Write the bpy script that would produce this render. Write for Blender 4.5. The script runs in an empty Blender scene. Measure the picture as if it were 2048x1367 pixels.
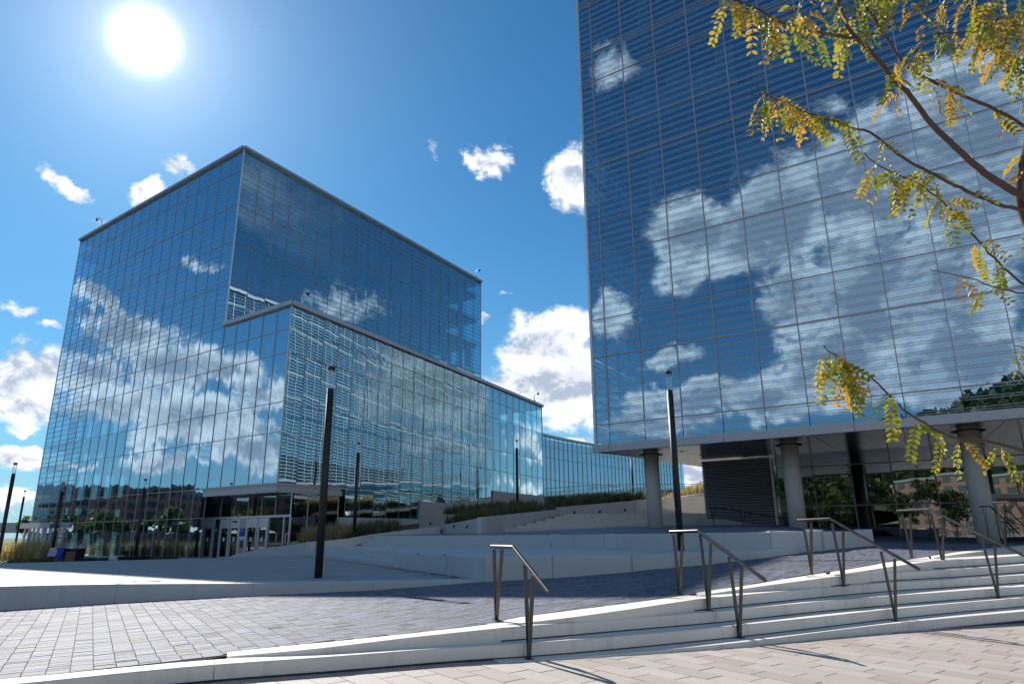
import bpy, math, random
import numpy as np
from mathutils import Vector, Matrix
random.seed(7); rng = np.random.default_rng(7)
SC = bpy.context.scene
# ------------------------------------------------------------------ camera
EYE = np.array([0., 0., 1.49]); FOC = 1360.; PITCH = math.radians(15.65); ROLL = math.radians(-0.52)
cp, sp = math.cos(PITCH), math.sin(PITCH)
FWD = np.array([0, cp, sp]); UP0 = np.array([0, -sp, cp]); RT0 = np.array([1., 0, 0])
RT = RT0 * math.cos(ROLL) + UP0 * math.sin(ROLL); UPV = -RT0 * math.sin(ROLL) + UP0 * math.cos(ROLL)
cam = bpy.data.cameras.new('camera'); cam.sensor_width = 36; cam.lens = FOC * 36 / 2048
cam.clip_start = 0.05; cam.clip_end = 5000
camo = bpy.data.objects.new('camera', cam); SC.collection.objects.link(camo)
camo.matrix_world = Matrix(((RT[0], UPV[0], -FWD[0], EYE[0]), (RT[1], UPV[1], -FWD[1], EYE[1]), (RT[2], UPV[2], -FWD[2], EYE[2]), (0, 0, 0, 1)))
SC.camera = camo
SC.view_settings.view_transform = 'Standard'; SC.view_settings.look = 'None'
SC.view_settings.gamma = 1; SC.view_settings.exposure = 1.08
SC.cycles.max_bounces = 8; SC.cycles.glossy_bounces = 4; SC.cycles.transparent_max_bounces = 16
SC.cycles.diffuse_bounces = 3; SC.cycles.transmission_bounces = 6; SC.cycles.caustics_reflective = False; SC.cycles.caustics_refractive = False
SC.cycles.sample_clamp_indirect = 6
SC.cycles.use_denoising = True

def ray(px, py):
    d = FWD * FOC + RT * (px - 1024) - UPV * (py - 683.5); return d / np.linalg.norm(d)
def un(px, py, z):                       # sight line meets a level
    d = ray(px, py); return EYE + d * (z - EYE[2]) / d[2]
def atY(px, py, Y):
    d = ray(px, py); return EYE + d * Y / d[1]
def pln(px, py, p0, n):                  # sight line meets a plane
    d = ray(px, py); return EYE + d * ((np.array(p0) - EYE) @ n / (d @ n))
def projp(P):
    v = np.asarray(P, float) - EYE; w = v @ FWD
    return np.stack([1024 + FOC * (v @ RT) / w, 683.5 - FOC * (v @ UPV) / w], -1), w
d2 = lambda a: np.array([math.sin(math.radians(a)), math.cos(math.radians(a)), 0.])
nrm = lambda a: np.array([math.cos(math.radians(a)), -math.sin(math.radians(a)), 0.])
ZV = np.array([0, 0, 1.])
aA, aB, aP, aR = -53.86, 29.82, 24.96, -55.27
KL, KR = .76, .86
zk = lambda z: 1.49 + KL * (z - 1.49)
zr = lambda z: 1.49 + KR * (z - 1.49)
A0 = EYE + KL * (un(401, 1122, -.65) - EYE); nA, nB, nP, nR = nrm(aA), nrm(aB), nrm(aP), nrm(aR)
TC = pln(489, 295, A0, nA); TC[2] = 0; PC = pln(584, 611, A0, nA); PC[2] = 0
R0 = atY(1192, 891.2, 36.0 * KR); R0[2] = 0
# ------------------------------------------------------------------ sky and sun
SUN_EL, SUN_AZ = 34.9, -32.3
sun_dir = np.array([math.sin(math.radians(SUN_AZ)) * math.cos(math.radians(SUN_EL)), math.cos(math.radians(SUN_AZ)) * math.cos(math.radians(SUN_EL)), math.sin(math.radians(SUN_EL))])
W = bpy.data.worlds.new('World'); SC.world = W; W.use_nodes = True
nt = W.node_tree; N = nt.nodes; L = nt.links; N.clear()
def nd(t, **k):
    n = N.new(t)
    for a, b in k.items(): setattr(n, a, b)
    return n
def vm(op, a, b=None, out=0):
    n = nd('ShaderNodeVectorMath', operation=op)
    for i, v in enumerate((a, b)):
        if v is None: continue
        if isinstance(v, bpy.types.NodeSocket): L.new(v, n.inputs[i])
        else: n.inputs[i].default_value = v
    return n.outputs['Value'] if op in ('DOT_PRODUCT', 'LENGTH', 'DISTANCE') else n.outputs[0]
def mt(op, a, b=None, c=None, clamp=False):
    n = nd('ShaderNodeMath', operation=op, use_clamp=clamp)
    for i, v in enumerate((a, b, c)):
        if v is None: continue
        if isinstance(v, bpy.types.NodeSocket): L.new(v, n.inputs[i])
        else: n.inputs[i].default_value = v
    return n.outputs[0]
def mixc(f, a, b, bt='MIX'):
    n = nd('ShaderNodeMix', data_type='RGBA', blend_type=bt)
    for s, v in ((n.inputs['Factor'], f), (n.inputs['A'], a), (n.inputs['B'], b)):
        if isinstance(v, bpy.types.NodeSocket): L.new(v, s)
        elif isinstance(v, float): s.default_value = v
        else: s.default_value = (*v, 1)
    return n.outputs['Result']
def ramp01(v, lo, hi):
    n = nd('ShaderNodeMapRange', interpolation_type='SMOOTHSTEP'); L.new(v, n.inputs[0])
    n.inputs[1].default_value = lo; n.inputs[2].default_value = hi; return n.outputs[0]
tc = nd('ShaderNodeTexCoord'); D = tc.outputs['Generated']
D = vm('NORMALIZE', D)
sky = nd('ShaderNodeTexSky', sky_type='NISHITA', sun_disc=False, sun_elevation=math.radians(SUN_EL), sun_rotation=math.radians(SUN_AZ), air_density=1.0, dust_density=0.12, ozone_density=2.5, altitude=50)
def refl(d, n): return d - 2 * (d @ n) * n
CL = []   # cloud banks: where they stand in the sky, as directions
def bank(mode, px, py, rx, ry, s=1.0, rot=0):
    n = {'S': None, 'A': nA, 'B': nB, 'P': nP, 'R': nR}[mode]
    f = (lambda x, y: ray(x, y)) if n is None else (lambda x, y: refl(ray(x, y), n))
    ca, sa = math.cos(math.radians(rot)), math.sin(math.radians(rot))
    c = f(px, py); a = f(px + rx * ca, py + rx * sa) - c; b = f(px - ry * sa, py + ry * ca) - c
    a = a - (a @ c) * c; b = b - (b @ c) * c
    G = np.linalg.inv(np.array([[a @ a, a @ b], [a @ b, b @ b]]))
    CL.append((c, G[0, 0] * a + G[0, 1] * b, G[1, 0] * a + G[1, 1] * b, s))
for q in [('S', 130, 375, 75, 30, .9, 25), ('S', 298, 384, 50, 30, .95, -15), ('S', 362, 345, 45, 28, .8, 20), ('S', 197, 442, 40, 15, .7, 0),
          ('S', 972, 322, 66, 42, .95, -20), ('S', 866, 300, 26, 36, .45, 0), ('S', 1150, 365, 75, 90, 1, 10), ('S', 520, 60, 30, 20, .3, 0),
          ('S', 1090, 690, 120, 95, 1.2, -20), ('S', 1130, 770, 230, 110, 1.25, 0), ('S', 1020, 800, 110, 70, .9, 0), ('S', 50, 750, 130, 85, 1.2, -10), ('S', 40, 815, 150, 60, 1.0, 0),
          ('S', 40, 622, 60, 20, .8, -5), ('S', 98, 652, 32, 12, .7, 0), ('S', 25, 855, 60, 16, .8, 0), ('S', 40, 915, 120, 32, 1, 0), ('S', 30, 985, 120, 40, .8, 0),
          ('S', 1140, 893, 120, 32, 1.1, 5), ('S', 1385, 955, 75, 48, 1, 0), ('S', 972, 632, 26, 22, .7, 0), ('S', 1015, 590, 18, 8, .4, 0),
          ('A', 190, 600, 85, 45, 1.0, 25), ('A', 250, 670, 130, 80, 1.1, 20), ('A', 340, 735, 150, 70, 1.1, 12), ('A', 450, 735, 130, 55, 1.0, 5), ('A', 180, 740, 120, 70, 1.1, 0),
          ('A', 250, 800, 180, 60, 1, -5), ('A', 400, 840, 200, 70, 1.1, 0), ('A', 530, 790, 90, 60, .9, 10), ('A', 520, 900, 110, 60, 1, 0), ('A', 330, 920, 130, 36, .9, 0), ('A', 420, 538, 90, 24, .5, 15), ('A', 160, 925, 60, 20, .6, 0),
          ('B', 700, 610, 90, 60, .8, 10), ('B', 560, 640, 60, 30, .5, 0),
          ('R', 1540, 440, 200, 140, 1.15, -35), ('R', 1740, 360, 200, 170, 1.25, -25), ('R', 1960, 330, 260, 280, 1.3, 0), ('R', 1800, 590, 330, 170, 1.25, 0), ('R', 1380, 470, 110, 90, 1.0, 0), ('R', 1370, 560, 80, 60, .8, 0),
          ('R', 1620, 600, 130, 110, 1.1, 0), ('R', 1680, 740, 190, 110, 1.1, 0), ('R', 1930, 740, 240, 120, 1.2, 0), ('R', 1400, 800, 220, 55, 1.1, -6), ('R', 1300, 850, 120, 45, .9, 0), ('R', 1225, 620, 60, 80, .75, 0), ('R', 1360, 705, 90, 30, .6, -15), ('R', 1540, 800, 160, 60, 1, 0),
          ('R', 1215, 130, 70, 60, .5, 0), ('R', 1680, 215, 120, 50, .5, 10),
          ('P', 1060, 880, 60, 45, .8, 0), ('P', 1050, 965, 80, 30, .9, 0), ('P', 1140, 915, 110, 30, .9, 5), ('P', 1290, 925, 100, 25, .9, 5)]:
    bank(*q[:5], q[5] * {'R': 1.45, 'A': 1.15}.get(q[0], 1.0), q[6])
wv = nd('ShaderNodeTexNoise'); wv.inputs['Scale'].default_value = 11; wv.inputs['Detail'].default_value = 4; wv.inputs['Roughness'].default_value = .65; L.new(D, wv.inputs['Vector'])
D0 = D; D = vm('ADD', D, vm('MULTIPLY', vm('SUBTRACT', wv.outputs['Color'], (.5, .5, .5)), (.075, .075, .075)))
fld = None
for c, a, b, s in CL:
    cx = nd('ShaderNodeCombineXYZ')
    L.new(vm('DOT_PRODUCT', D, tuple(a)), cx.inputs[0]); L.new(vm('DOT_PRODUCT', D, tuple(b)), cx.inputs[1]); L.new(vm('DOT_PRODUCT', D, tuple(c * 1.5)), cx.inputs[2])
    r = vm('DISTANCE', cx.outputs[0], (0, 0, 1.5))
    v = mt('MULTIPLY_ADD', r, -s, s)
    fld = v if fld is None else mt('MAXIMUM', fld, v)
fld = mt('MAXIMUM', fld, 0.0); D = D0
def noise(vec, scale, detail=6, rough=.6, dist=0.0, nn=None):
    n = (nn or nd)('ShaderNodeTexNoise'); n.inputs['Scale'].default_value = scale; n.inputs['Detail'].default_value = detail
    n.inputs['Roughness'].default_value = rough; n.inputs['Distortion'].default_value = dist; L.new(vec, n.inputs['Vector']); return n.outputs[0]
nz = noise(vm('MULTIPLY', D, (1, 1, 1.5)), 12.0, 11, .70, .35)
nz2 = noise(vm('MULTIPLY', vm('ADD', D, tuple(sun_dir * .035)), (1, 1, 1.5)), 12.0, 7, .70, .35)
body = mt('ADD', fld, mt('MULTIPLY', mt('SUBTRACT', nz, .52), 1.9))
# unseen cloud added behind and to the right for extra soft fill light
sep = nd('ShaderNodeSeparateXYZ'); L.new(D, sep.inputs[0]); dz = sep.outputs[2]
gate = mt('MULTIPLY', ramp01(fld, .02, .12), 1.0)
behind = mt('MULTIPLY', ramp01(sep.outputs[1], .3, -.3), ramp01(sep.outputs[0], -.1, .3))
wide = noise(vm('MULTIPLY', D, (1, 1, 2.2)), 2.6, 7, .58, .2)
bg = mt('MULTIPLY', ramp01(wide, .45, .62), mt('MULTIPLY', behind, .95))
cov = mt('MULTIPLY', ramp01(body, .12, .60), gate)
cov = mt('MAXIMUM', cov, bg)
lit = mt('ADD', mt('ADD', .62, mt('MULTIPLY', mt('SUBTRACT', nz, nz2), 3.6)), mt('MULTIPLY', mt('SUBTRACT', nz, .5), 1.3), clamp=True)
thick = ramp01(body, .45, 1.15)
lit = mt('SUBTRACT', lit, mt('MULTIPLY', thick, .62), clamp=True)
ccol = mixc(lit, (3.3, 3.8, 4.7), (9.8, 9.8, 10.0))
tint = mixc(1.0, sky.outputs[0], (0.11, 0.51, 0.70), 'MULTIPLY')
tint = mixc(mt('MULTIPLY', mt('EXPONENT', mt('MULTIPLY', mt('ABSOLUTE', dz), -6.0)), .85), tint, (2.6, 3.9, 4.9))
# the bright aureole round the sun
glow = np.array(ray(290, 80))
ang = mt('ARCCOSINE', mt('MINIMUM', vm('DOT_PRODUCT', D, tuple(glow)), .999999))
au = mt('ADD', mt('MULTIPLY', mt('EXPONENT', mt('MULTIPLY', mt('POWER', mt('DIVIDE', ang, .0235), 2.0), -1.0)), 30.0),
        mt('ADD', mt('MULTIPLY', mt('EXPONENT', mt('DIVIDE', ang, -.062)), 4.2), mt('MULTIPLY', mt('EXPONENT', mt('DIVIDE', ang, -.20)), 1.7)))
hz = mt('MULTIPLY', mt('EXPONENT', mt('MULTIPLY', mt('ABSOLUTE', dz), -7.0)), .2)
aur = nd('ShaderNodeVectorMath', operation='SCALE'); aur.inputs[0].default_value = (1.04, .96, 1.0); L.new(au, aur.inputs['Scale'])
hzv = nd('ShaderNodeVectorMath', operation='SCALE'); hzv.inputs[0].default_value = (2.6, 2.3, 2.0); L.new(hz, hzv.inputs['Scale'])
base = vm('ADD', vm('ADD', tint, aur.outputs[0]), hzv.outputs[0])
final = mixc(mt('MULTIPLY', cov, .97), base, vm('ADD', ccol, aur.outputs[0]))
bgn = nd('ShaderNodeBackground'); L.new(final, bgn.inputs[0]); bgn.inputs[1].default_value = 0.070
wo = nd('ShaderNodeOutputWorld'); L.new(bgn.outputs[0], wo.inputs[0])
sl = bpy.data.lights.new('sun', 'SUN'); sl.energy = 3.4; sl.angle = math.radians(.55); sl.color = (1, .95, .88)
so = bpy.data.objects.new('sun', sl); SC.collection.objects.link(so); so.location = (-20, 30, 60)
so.rotation_euler = Vector(sun_dir).to_track_quat('Z', 'Y').to_euler()

# ------------------------------------------------------------------ helpers
COL = SC.collection
def mesh(name, verts, faces, mat=None, parent=None, attr=None, vattr=None, smooth=False):
    me = bpy.data.meshes.new(name); me.from_pydata([tuple(map(float, v)) for v in verts], [], [tuple(f) for f in faces]); me.update()
    if attr is not None:
        at = me.attributes.new('rnd', 'FLOAT', 'FACE'); at.data.foreach_set('value', np.asarray(attr, np.float32))
    if vattr is not None:
        at = me.attributes.new('tilt', 'FLOAT_VECTOR', 'POINT'); at.data.foreach_set('vector', np.asarray(vattr, np.float32).ravel())
    if smooth:
        me.polygons.foreach_set('use_smooth', [True] * len(me.polygons))
    if mat: me.materials.append(mat)
    o = bpy.data.objects.new(name, me); COL.objects.link(o)
    if parent is not None:
        o.parent = parent
        if parent.location.length or parent.rotation_euler.z: o.matrix_parent_inverse = parent_inv(parent)
    return o
def parent_inv(p):
    m = Matrix.LocRotScale(p.location, p.rotation_euler, p.scale)
    if p.parent: m = parent_inv(p.parent).inverted() @ m
    return m.inverted()
def tag(o, label=None, cat=None, group=None, kind=None):
    for k, v in (('label', label), ('category', cat), ('group', group), ('kind', kind)):
        if v: o[k] = v
    return o
def thing(name, loc, label, cat, group=None):
    o = bpy.data.objects.new(name, None); COL.objects.link(o); o.location = tuple(map(float, loc)); o.empty_display_size = .1
    return tag(o, label, cat, group)
class MB:
    def __init__(s): s.v = []; s.f = []
    def add(s, v, f):
        n = len(s.v); s.v += [np.asarray(p, float) for p in v]; s.f += [tuple(i + n for i in q) for q in f]; return s
    def hexa(s, b, t):   # 4 bottom, 4 top
        return s.add(list(b) + list(t), [(3, 2, 1, 0), (4, 5, 6, 7), (0, 1, 5, 4), (1, 2, 6, 5), (2, 3, 7, 6), (3, 0, 4, 7)])
    def box(s, c, hx, hy, hz):   # half-vectors
        c = np.asarray(c, float); q = [c + a * hx + b * hy for a, b in ((-1, -1), (1, -1), (1, 1), (-1, 1))]
        return s.hexa([p - hz for p in q], [p + hz for p in q])
    def bx(s, x0, y0, z0, x1, y1, z1):
        return s.hexa([(x0, y0, z0), (x1, y0, z0), (x1, y1, z0), (x0, y1, z0)], [(x0, y0, z1), (x1, y0, z1), (x1, y1, z1), (x0, y1, z1)])
    def bar(s, p, q, w, h=None, up=ZV):
        p = np.asarray(p, float); q = np.asarray(q, float); d = q - p; l = np.linalg.norm(d); d = d / l
        if abs(d @ up) > .95: up = np.array([0, 1., 0]) if abs(d[1]) < .9 else np.array([1., 0, 0])
        a = np.cross(d, up); a /= np.linalg.norm(a); b = np.cross(a, d); h = h or w
        return s.box((p + q) / 2, a * w / 2, b * h / 2, d * l / 2)
    def prism(s, poly, z0, z1):
        n = len(poly); z0 = z0 if hasattr(z0, '__len__') else [z0] * n; z1 = z1 if hasattr(z1, '__len__') else [z1] * n
        v = [(p[0], p[1], a) for p, a in zip(poly, z0)] + [(p[0], p[1], a) for p, a in zip(poly, z1)]
        return s.add(v, [tuple(range(n - 1, -1, -1)), tuple(range(n, 2 * n))] + [(i, (i + 1) % n, n + (i + 1) % n, n + i) for i in range(n)])
    def tube(s, pts, rad, n=8, cap=True):
        pts = [np.asarray(p, float) for p in pts]; m = len(pts); rad = rad if hasattr(rad, '__len__') else [rad] * m
        base = len(s.v); pa = None
        for i, p in enumerate(pts):
            t = pts[min(i + 1, m - 1)] - pts[max(i - 1, 0)]; t = t / (np.linalg.norm(t) + 1e-9)
            if pa is None:
                r = np.array([0, 0, 1.]) if abs(t[2]) < .9 else np.array([1., 0, 0]); a = np.cross(t, r)
            else: a = pa - (pa @ t) * t
            a /= np.linalg.norm(a); pa = a; b = np.cross(t, a)
            for k in range(n):
                th = 2 * math.pi * k / n; s.v.append(p + rad[i] * (math.cos(th) * a + math.sin(th) * b))
        for i in range(m - 1):
            for k in range(n):
                k2 = (k + 1) % n; s.f.append((base + i * n + k, base + i * n + k2, base + (i + 1) * n + k2, base + (i + 1) * n + k))
        if cap: s.f.append(tuple(base + k for k in range(n - 1, -1, -1))); s.f.append(tuple(base + (m - 1) * n + k for k in range(n)))
        return s
    def strip(s, fr, bk, bottom):   # one solid under a ruled top; bottom = depth number or list of z
        n = len(fr); v = []
        for i in range(n):
            a, d = fr[i], bk[i]; z = bottom[i] if hasattr(bottom, '__len__') else min(a[2], d[2]) - bottom
            v += [(a[0], a[1], z), a, d, (d[0], d[1], z)]
        f = [(i * 4 + j, i * 4 + 4 + j, i * 4 + 4 + (j + 1) % 4, i * 4 + (j + 1) % 4) for i in range(n - 1) for j in range(4)]
        return s.add(v, f + [(3, 2, 1, 0), tuple((n - 1) * 4 + j for j in range(4))])
    def build(s, name, mat, parent=None, **k): return mesh(name, s.v, s.f, mat, parent, **k)
def bevel(o, w, seg=2):
    m = o.modifiers.new('bevel', 'BEVEL'); m.width = w; m.segments = seg; m.limit_method = 'ANGLE'; m.angle_limit = math.radians(40); return o
def pieces(lst, name, parent, mat, limit=300):
    """lst of (verts, faces, rnd, tilt or None); the ones that show largest become parts, the rest one stuff part"""
    sc = []
    for v, f, r, t in lst:
        P = np.asarray(v, float); q, w = projp(P)
        if (w < .2).any(): sc.append(0 if (w < .2).all() else 1); continue
        x0, y0 = q.min(0); x1, y1 = q.max(0)
        inside = x1 > 0 and x0 < 2048 and y1 > 0 and y0 < 1367
        x0, x1 = max(x0, 0), min(x1, 2048); y0, y1 = max(y0, 0), min(y1, 1367)
        sc.append((x1 - x0) * (y1 - y0) if inside else 0)
    order = np.argsort(sc)[::-1]; rest = MB(); ra = []; rt = []
    for k, i in enumerate(order):
        v, f, r, t = lst[i]
        if k < limit and sc[i] > 0:
            mesh(name, v, f, mat, parent, attr=[r] * len(f), vattr=t)
        else:
            rest.add(v, f); ra += [r] * len(f)
            if t is not None: rt += list(t)
    if rest.v:
        tag(rest.build(name, mat, parent, attr=ra, vattr=rt or None), kind='stuff')
def slab(q, t=.03, c=.003):          # paver from its four top corners
    q = [np.asarray(p, float) for p in q]; m = sum(q) / 4
    top = [p + (m - p) / (np.linalg.norm(m - p) + 1e-9) * c * 1.4 for p in q]
    mid = [p - ZV * c for p in q]; bot = [p - ZV * t for p in q]
    return top + mid + bot, [(0, 1, 2, 3)] + [(4 + i, 4 + (i + 1) % 4, (i + 1) % 4, i) for i in range(4)] + [(8 + i, 8 + (i + 1) % 4, 4 + (i + 1) % 4, 4 + i) for i in range(4)]
def lerp_curve(pts, n=None, step=None):
    pts = np.array(pts, float); s = np.r_[0, np.cumsum(np.linalg.norm(np.diff(pts[:, :2], axis=0), axis=1))]
    if step: n = max(2, int(s[-1] / step) + 1)
    u = np.linspace(0, s[-1], n); out = np.stack([np.interp(u, s, pts[:, k]) for k in range(3)], 1)
    w = max(1, n // 24)
    if n > 12:   # soften the corners
        for _ in range(3):
            o2 = out.copy(); o2[1:-1] = (out[:-2] + 2 * out[1:-1] + out[2:]) / 4; out = o2
    return out, u
# ------------------------------------------------------------------ materials
def newmat(name):
    global N, L
    m = bpy.data.materials.new(name); m.use_nodes = True; N = m.node_tree.nodes; L = m.node_tree.links; N.clear()
    out = nd('ShaderNodeOutputMaterial'); return m, out
def principled(**k):
    p = nd('ShaderNodeBsdfPrincipled')
    for a, b in k.items():
        s = p.inputs[a.replace('_', ' ')]
        if isinstance(b, bpy.types.NodeSocket): L.new(b, s)
        else: s.default_value = (*b, 1) if isinstance(b, tuple) and len(b) == 3 and s.type == 'RGBA' else b
    return p
def simple(name, col, rough=.6, metal=0., var=.12, scale=6., bump=.0, spec=.4):
    m, out = newmat(name); g = nd('ShaderNodeNewGeometry'); n = noise(g.outputs['Position'], scale, 5, .6)
    c = mixc(n, tuple(x * (1 - var) for x in col), tuple(min(1, x * (1 + var)) for x in col))
    p = principled(Base_Color=c, Roughness=rough, Metallic=metal); p.inputs['Specular IOR Level'].default_value = spec
    if bump:
        b = nd('ShaderNodeBump'); b.inputs['Strength'].default_value = bump; b.inputs['Distance'].default_value = .01
        L.new(noise(g.outputs['Position'], scale * 8, 4, .6), b.inputs['Height']); L.new(b.outputs[0], p.inputs['Normal'])
    L.new(p.outputs[0], out.inputs[0]); return m
def concrete(name, col, var=.1, pits=True, rough=.75, stain=.3):
    m, out = newmat(name); g = nd('ShaderNodeNewGeometry'); P = g.outputs['Position']
    n1 = noise(P, .9, 5, .6); n2 = noise(P, 14, 6, .7); n3 = noise(vm('MULTIPLY', P, (3, 3, .5)), 1.6, 4, .6)
    c = mixc(n1, tuple(x * (1 - var) for x in col), tuple(x * (1 + var) for x in col))
    c = mixc(mt('MULTIPLY', n2, .22), c, tuple(x * .62 for x in col))
    c = mixc(mt('MULTIPLY', ramp01(n3, .52, .75), stain), c, tuple(x * y for x, y in zip(col, (.66, .6, .52))))
    if pits:
        v = nd('ShaderNodeTexVoronoi'); v.inputs['Scale'].default_value = 16; L.new(P, v.inputs['Vector'])
        c = mixc(mt('MULTIPLY', ramp01(v.outputs['Distance'], .075, .03), mt('MULTIPLY', ramp01(noise(P, 3, 2), .5, .62), .75)), c, tuple(x * .3 for x in col))
    p = principled(Base_Color=c, Roughness=rough); b = nd('ShaderNodeBump'); b.inputs['Strength'].default_value = .25; b.inputs['Distance'].default_value = .003
    L.new(noise(P, 60, 5, .65), b.inputs['Height']); L.new(b.outputs[0], p.inputs['Normal']); L.new(p.outputs[0], out.inputs[0]); return m
def paver_mat(name, cols, rough=.7, spec=.4, grain=90, sheen=0.):
    m, out = newmat(name); a = nd('ShaderNodeAttribute', attribute_name='rnd'); g = nd('ShaderNodeNewGeometry'); P = g.outputs['Position']
    r = nd('ShaderNodeValToRGB'); e = r.color_ramp.elements; r.color_ramp.interpolation = 'LINEAR'
    while len(e) < len(cols): e.new(.5)
    for k, (pos, c) in enumerate(cols): e[k].position = pos; e[k].color = (*c, 1)
    L.new(a.outputs['Fac'], r.inputs[0])
    c = mixc(mt('MULTIPLY', noise(P, grain, 5, .7), .35), r.outputs[0], (.10, .095, .09))
    c = mixc(mt('MULTIPLY', ramp01(noise(P, .7, 5, .6), .45, .8), .22), c, (.16, .15, .14))
    p = principled(Base_Color=c, Roughness=mt('ADD', rough, mt('MULTIPLY', noise(P, 40, 3, .6), .15))); p.inputs['Specular IOR Level'].default_value = spec
    b = nd('ShaderNodeBump'); b.inputs['Strength'].default_value = .35; b.inputs['Distance'].default_value = .002
    L.new(noise(P, grain * 1.5, 4, .7), b.inputs['Height']); L.new(b.outputs[0], p.inputs['Normal']); L.new(p.outputs[0], out.inputs[0]); return m
def glass_mat(name, refl_col, trans_col, r0, wave, wscale, frit=None, fritcol=(.33, .34, .33), body=.0, bodycol=(.02, .05, .06), along=None):
    """coated curtain-wall glass: mirror coat over tinted see-through, optional printed lines (frit = list of (period, lo, hi))"""
    m, out = newmat(name); g = nd('ShaderNodeNewGeometry'); P = g.outputs['Position']
    a = nd('ShaderNodeAttribute', attribute_name='tilt')
    ws = vm('DOT_PRODUCT', P, tuple(along)); sp_ = nd('ShaderNodeSeparateXYZ'); L.new(P, sp_.inputs[0])
    cx = nd('ShaderNodeCombineXYZ'); L.new(mt('MULTIPLY', ws, wscale[0]), cx.inputs[0]); L.new(mt('MULTIPLY', sp_.outputs[2], wscale[1]), cx.inputs[1])
    rr = nd('ShaderNodeAttribute', attribute_name='rnd'); L.new(mt('MULTIPLY', rr.outputs['Fac'], 57.), cx.inputs[2])
    n = nd('ShaderNodeTexNoise'); n.inputs['Scale'].default_value = 1; n.inputs['Detail'].default_value = 1.5; L.new(cx.outputs[0], n.inputs['Vector'])
    w = vm('MULTIPLY', vm('SUBTRACT', n.outputs['Color'], (.5, .5, .5)), (wave, wave, wave))
    nn = vm('NORMALIZE', vm('ADD', vm('ADD', g.outputs['Normal'], a.outputs['Vector']), w))
    gl = nd('ShaderNodeBsdfGlossy'); gl.inputs['Roughness'].default_value = 0.0; gl.inputs['Color'].default_value = (*refl_col, 1); L.new(nn, gl.inputs['Normal'])
    tr = nd('ShaderNodeBsdfTransparent'); tr.inputs['Color'].default_value = (*trans_col, 1)
    df = nd('ShaderNodeBsdfDiffuse'); df.inputs['Color'].default_value = (*bodycol, 1)
    mb = nd('ShaderNodeMixShader'); mb.inputs[0].default_value = body; L.new(tr.outputs[0], mb.inputs[1]); L.new(df.outputs[0], mb.inputs[2])
    lw = nd('ShaderNodeLayerWeight'); lw.inputs[0].default_value = .5
    f5 = mt('POWER', lw.outputs['Facing'], 4.0); fac = mt('ADD', r0, mt('MULTIPLY', f5, 1 - r0), clamp=True)
    mx = nd('ShaderNodeMixShader'); L.new(fac, mx.inputs[0]); L.new(mb.outputs[0], mx.inputs[1]); L.new(gl.outputs[0], mx.inputs[2])
    res = mx.outputs[0]
    if frit:
        tot = None
        for per, lo, hi in frit:
            fr = mt('MODULO', mt('ADD', sp_.outputs[2], 50.), per); k = mt('MULTIPLY', mt('GREATER_THAN', fr, lo), mt('LESS_THAN', fr, hi))
            tot = k if tot is None else mt('MAXIMUM', tot, k)
        d3 = nd('ShaderNodeBsdfDiffuse'); d3.inputs['Color'].default_value = (*fritcol, 1)
        m3 = nd('ShaderNodeMixShader'); L.new(mt('MULTIPLY', tot, .8), m3.inputs[0]); L.new(res, m3.inputs[1]); L.new(d3.outputs[0], m3.inputs[2]); res = m3.outputs[0]
    L.new(res, out.inputs[0]); return m
def foliage_mat(name, cols, trans=.35, objrand=False, rough=.5):
    m, out = newmat(name)
    if objrand: a = nd('ShaderNodeObjectInfo').outputs['Random']
    else: a = nd('ShaderNodeAttribute', attribute_name='rnd').outputs['Fac']
    g = nd('ShaderNodeNewGeometry'); f = mt('ADD', a, mt('MULTIPLY', mt('SUBTRACT', noise(g.outputs['Position'], 25 if objrand else 1.2, 3), .5), .7), clamp=True)
    r = nd('ShaderNodeValToRGB'); e = r.color_ramp.elements
    while len(e) < len(cols): e.new(.5)
    for k, (pos, c) in enumerate(cols): e[k].position = pos; e[k].color = (*c, 1)
    L.new(f, r.inputs[0]); p = principled(Base_Color=r.outputs[0], Roughness=rough); p.inputs['Specular IOR Level'].default_value = .35
    t = nd('ShaderNodeBsdfTranslucent'); L.new(mixc(1.0, r.outputs[0], (1.5, 1.6, .9), 'MULTIPLY'), t.inputs[0])
    mx = nd('ShaderNodeMixShader'); mx.inputs[0].default_value = trans; L.new(p.outputs[0], mx.inputs[1]); L.new(t.outputs[0], mx.inputs[2]); L.new(mx.outputs[0], out.inputs[0]); return m

M = {}
M['cstone'] = concrete('cast_stone', (.79, .735, .655), var=.14, stain=.5)
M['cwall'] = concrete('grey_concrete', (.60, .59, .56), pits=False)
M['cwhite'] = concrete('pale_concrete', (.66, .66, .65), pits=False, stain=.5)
M['ccol'] = concrete('column_concrete', (.56, .535, .49), pits=False, var=.16)
M['mortar'] = simple('joint_sand', (.10, .092, .085), .95)
M['warm'] = paver_mat('warm_pavers', [(0, (.44, .37, .315)), (.5, (.50, .435, .38)), (1, (.55, .49, .44))], .62)
M['pale'] = paver_mat('pale_pavers', [(0, (.38, .365, .345)), (.5, (.44, .425, .405)), (1, (.50, .485, .46))], .65)
M['blue'] = paver_mat('blue_grey_pavers', [(0, (.075, .066, .062)), (.2, (.11, .098, .09)), (.23, (.115, .14, .205)), (.5, (.15, .18, .26)), (.75, (.185, .185, .215)), (1, (.20, .235, .32))], .62, .25, 70)
M['bluef'] = paver_mat('blue_far_paving', [(0, (.17, .19, .25)), (1, (.20, .23, .30))], .65, .25, 40)
M['asph'] = simple('asphalt', (.055, .055, .06), .9, bump=.3)
M['lampm'] = simple('dark_bronze_paint', (.030, .027, .028), .5, .2, spec=.4)
M['steel'] = simple('brushed_steel', (.085, .08, .075), .34, .8, var=.1, scale=30)
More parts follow.
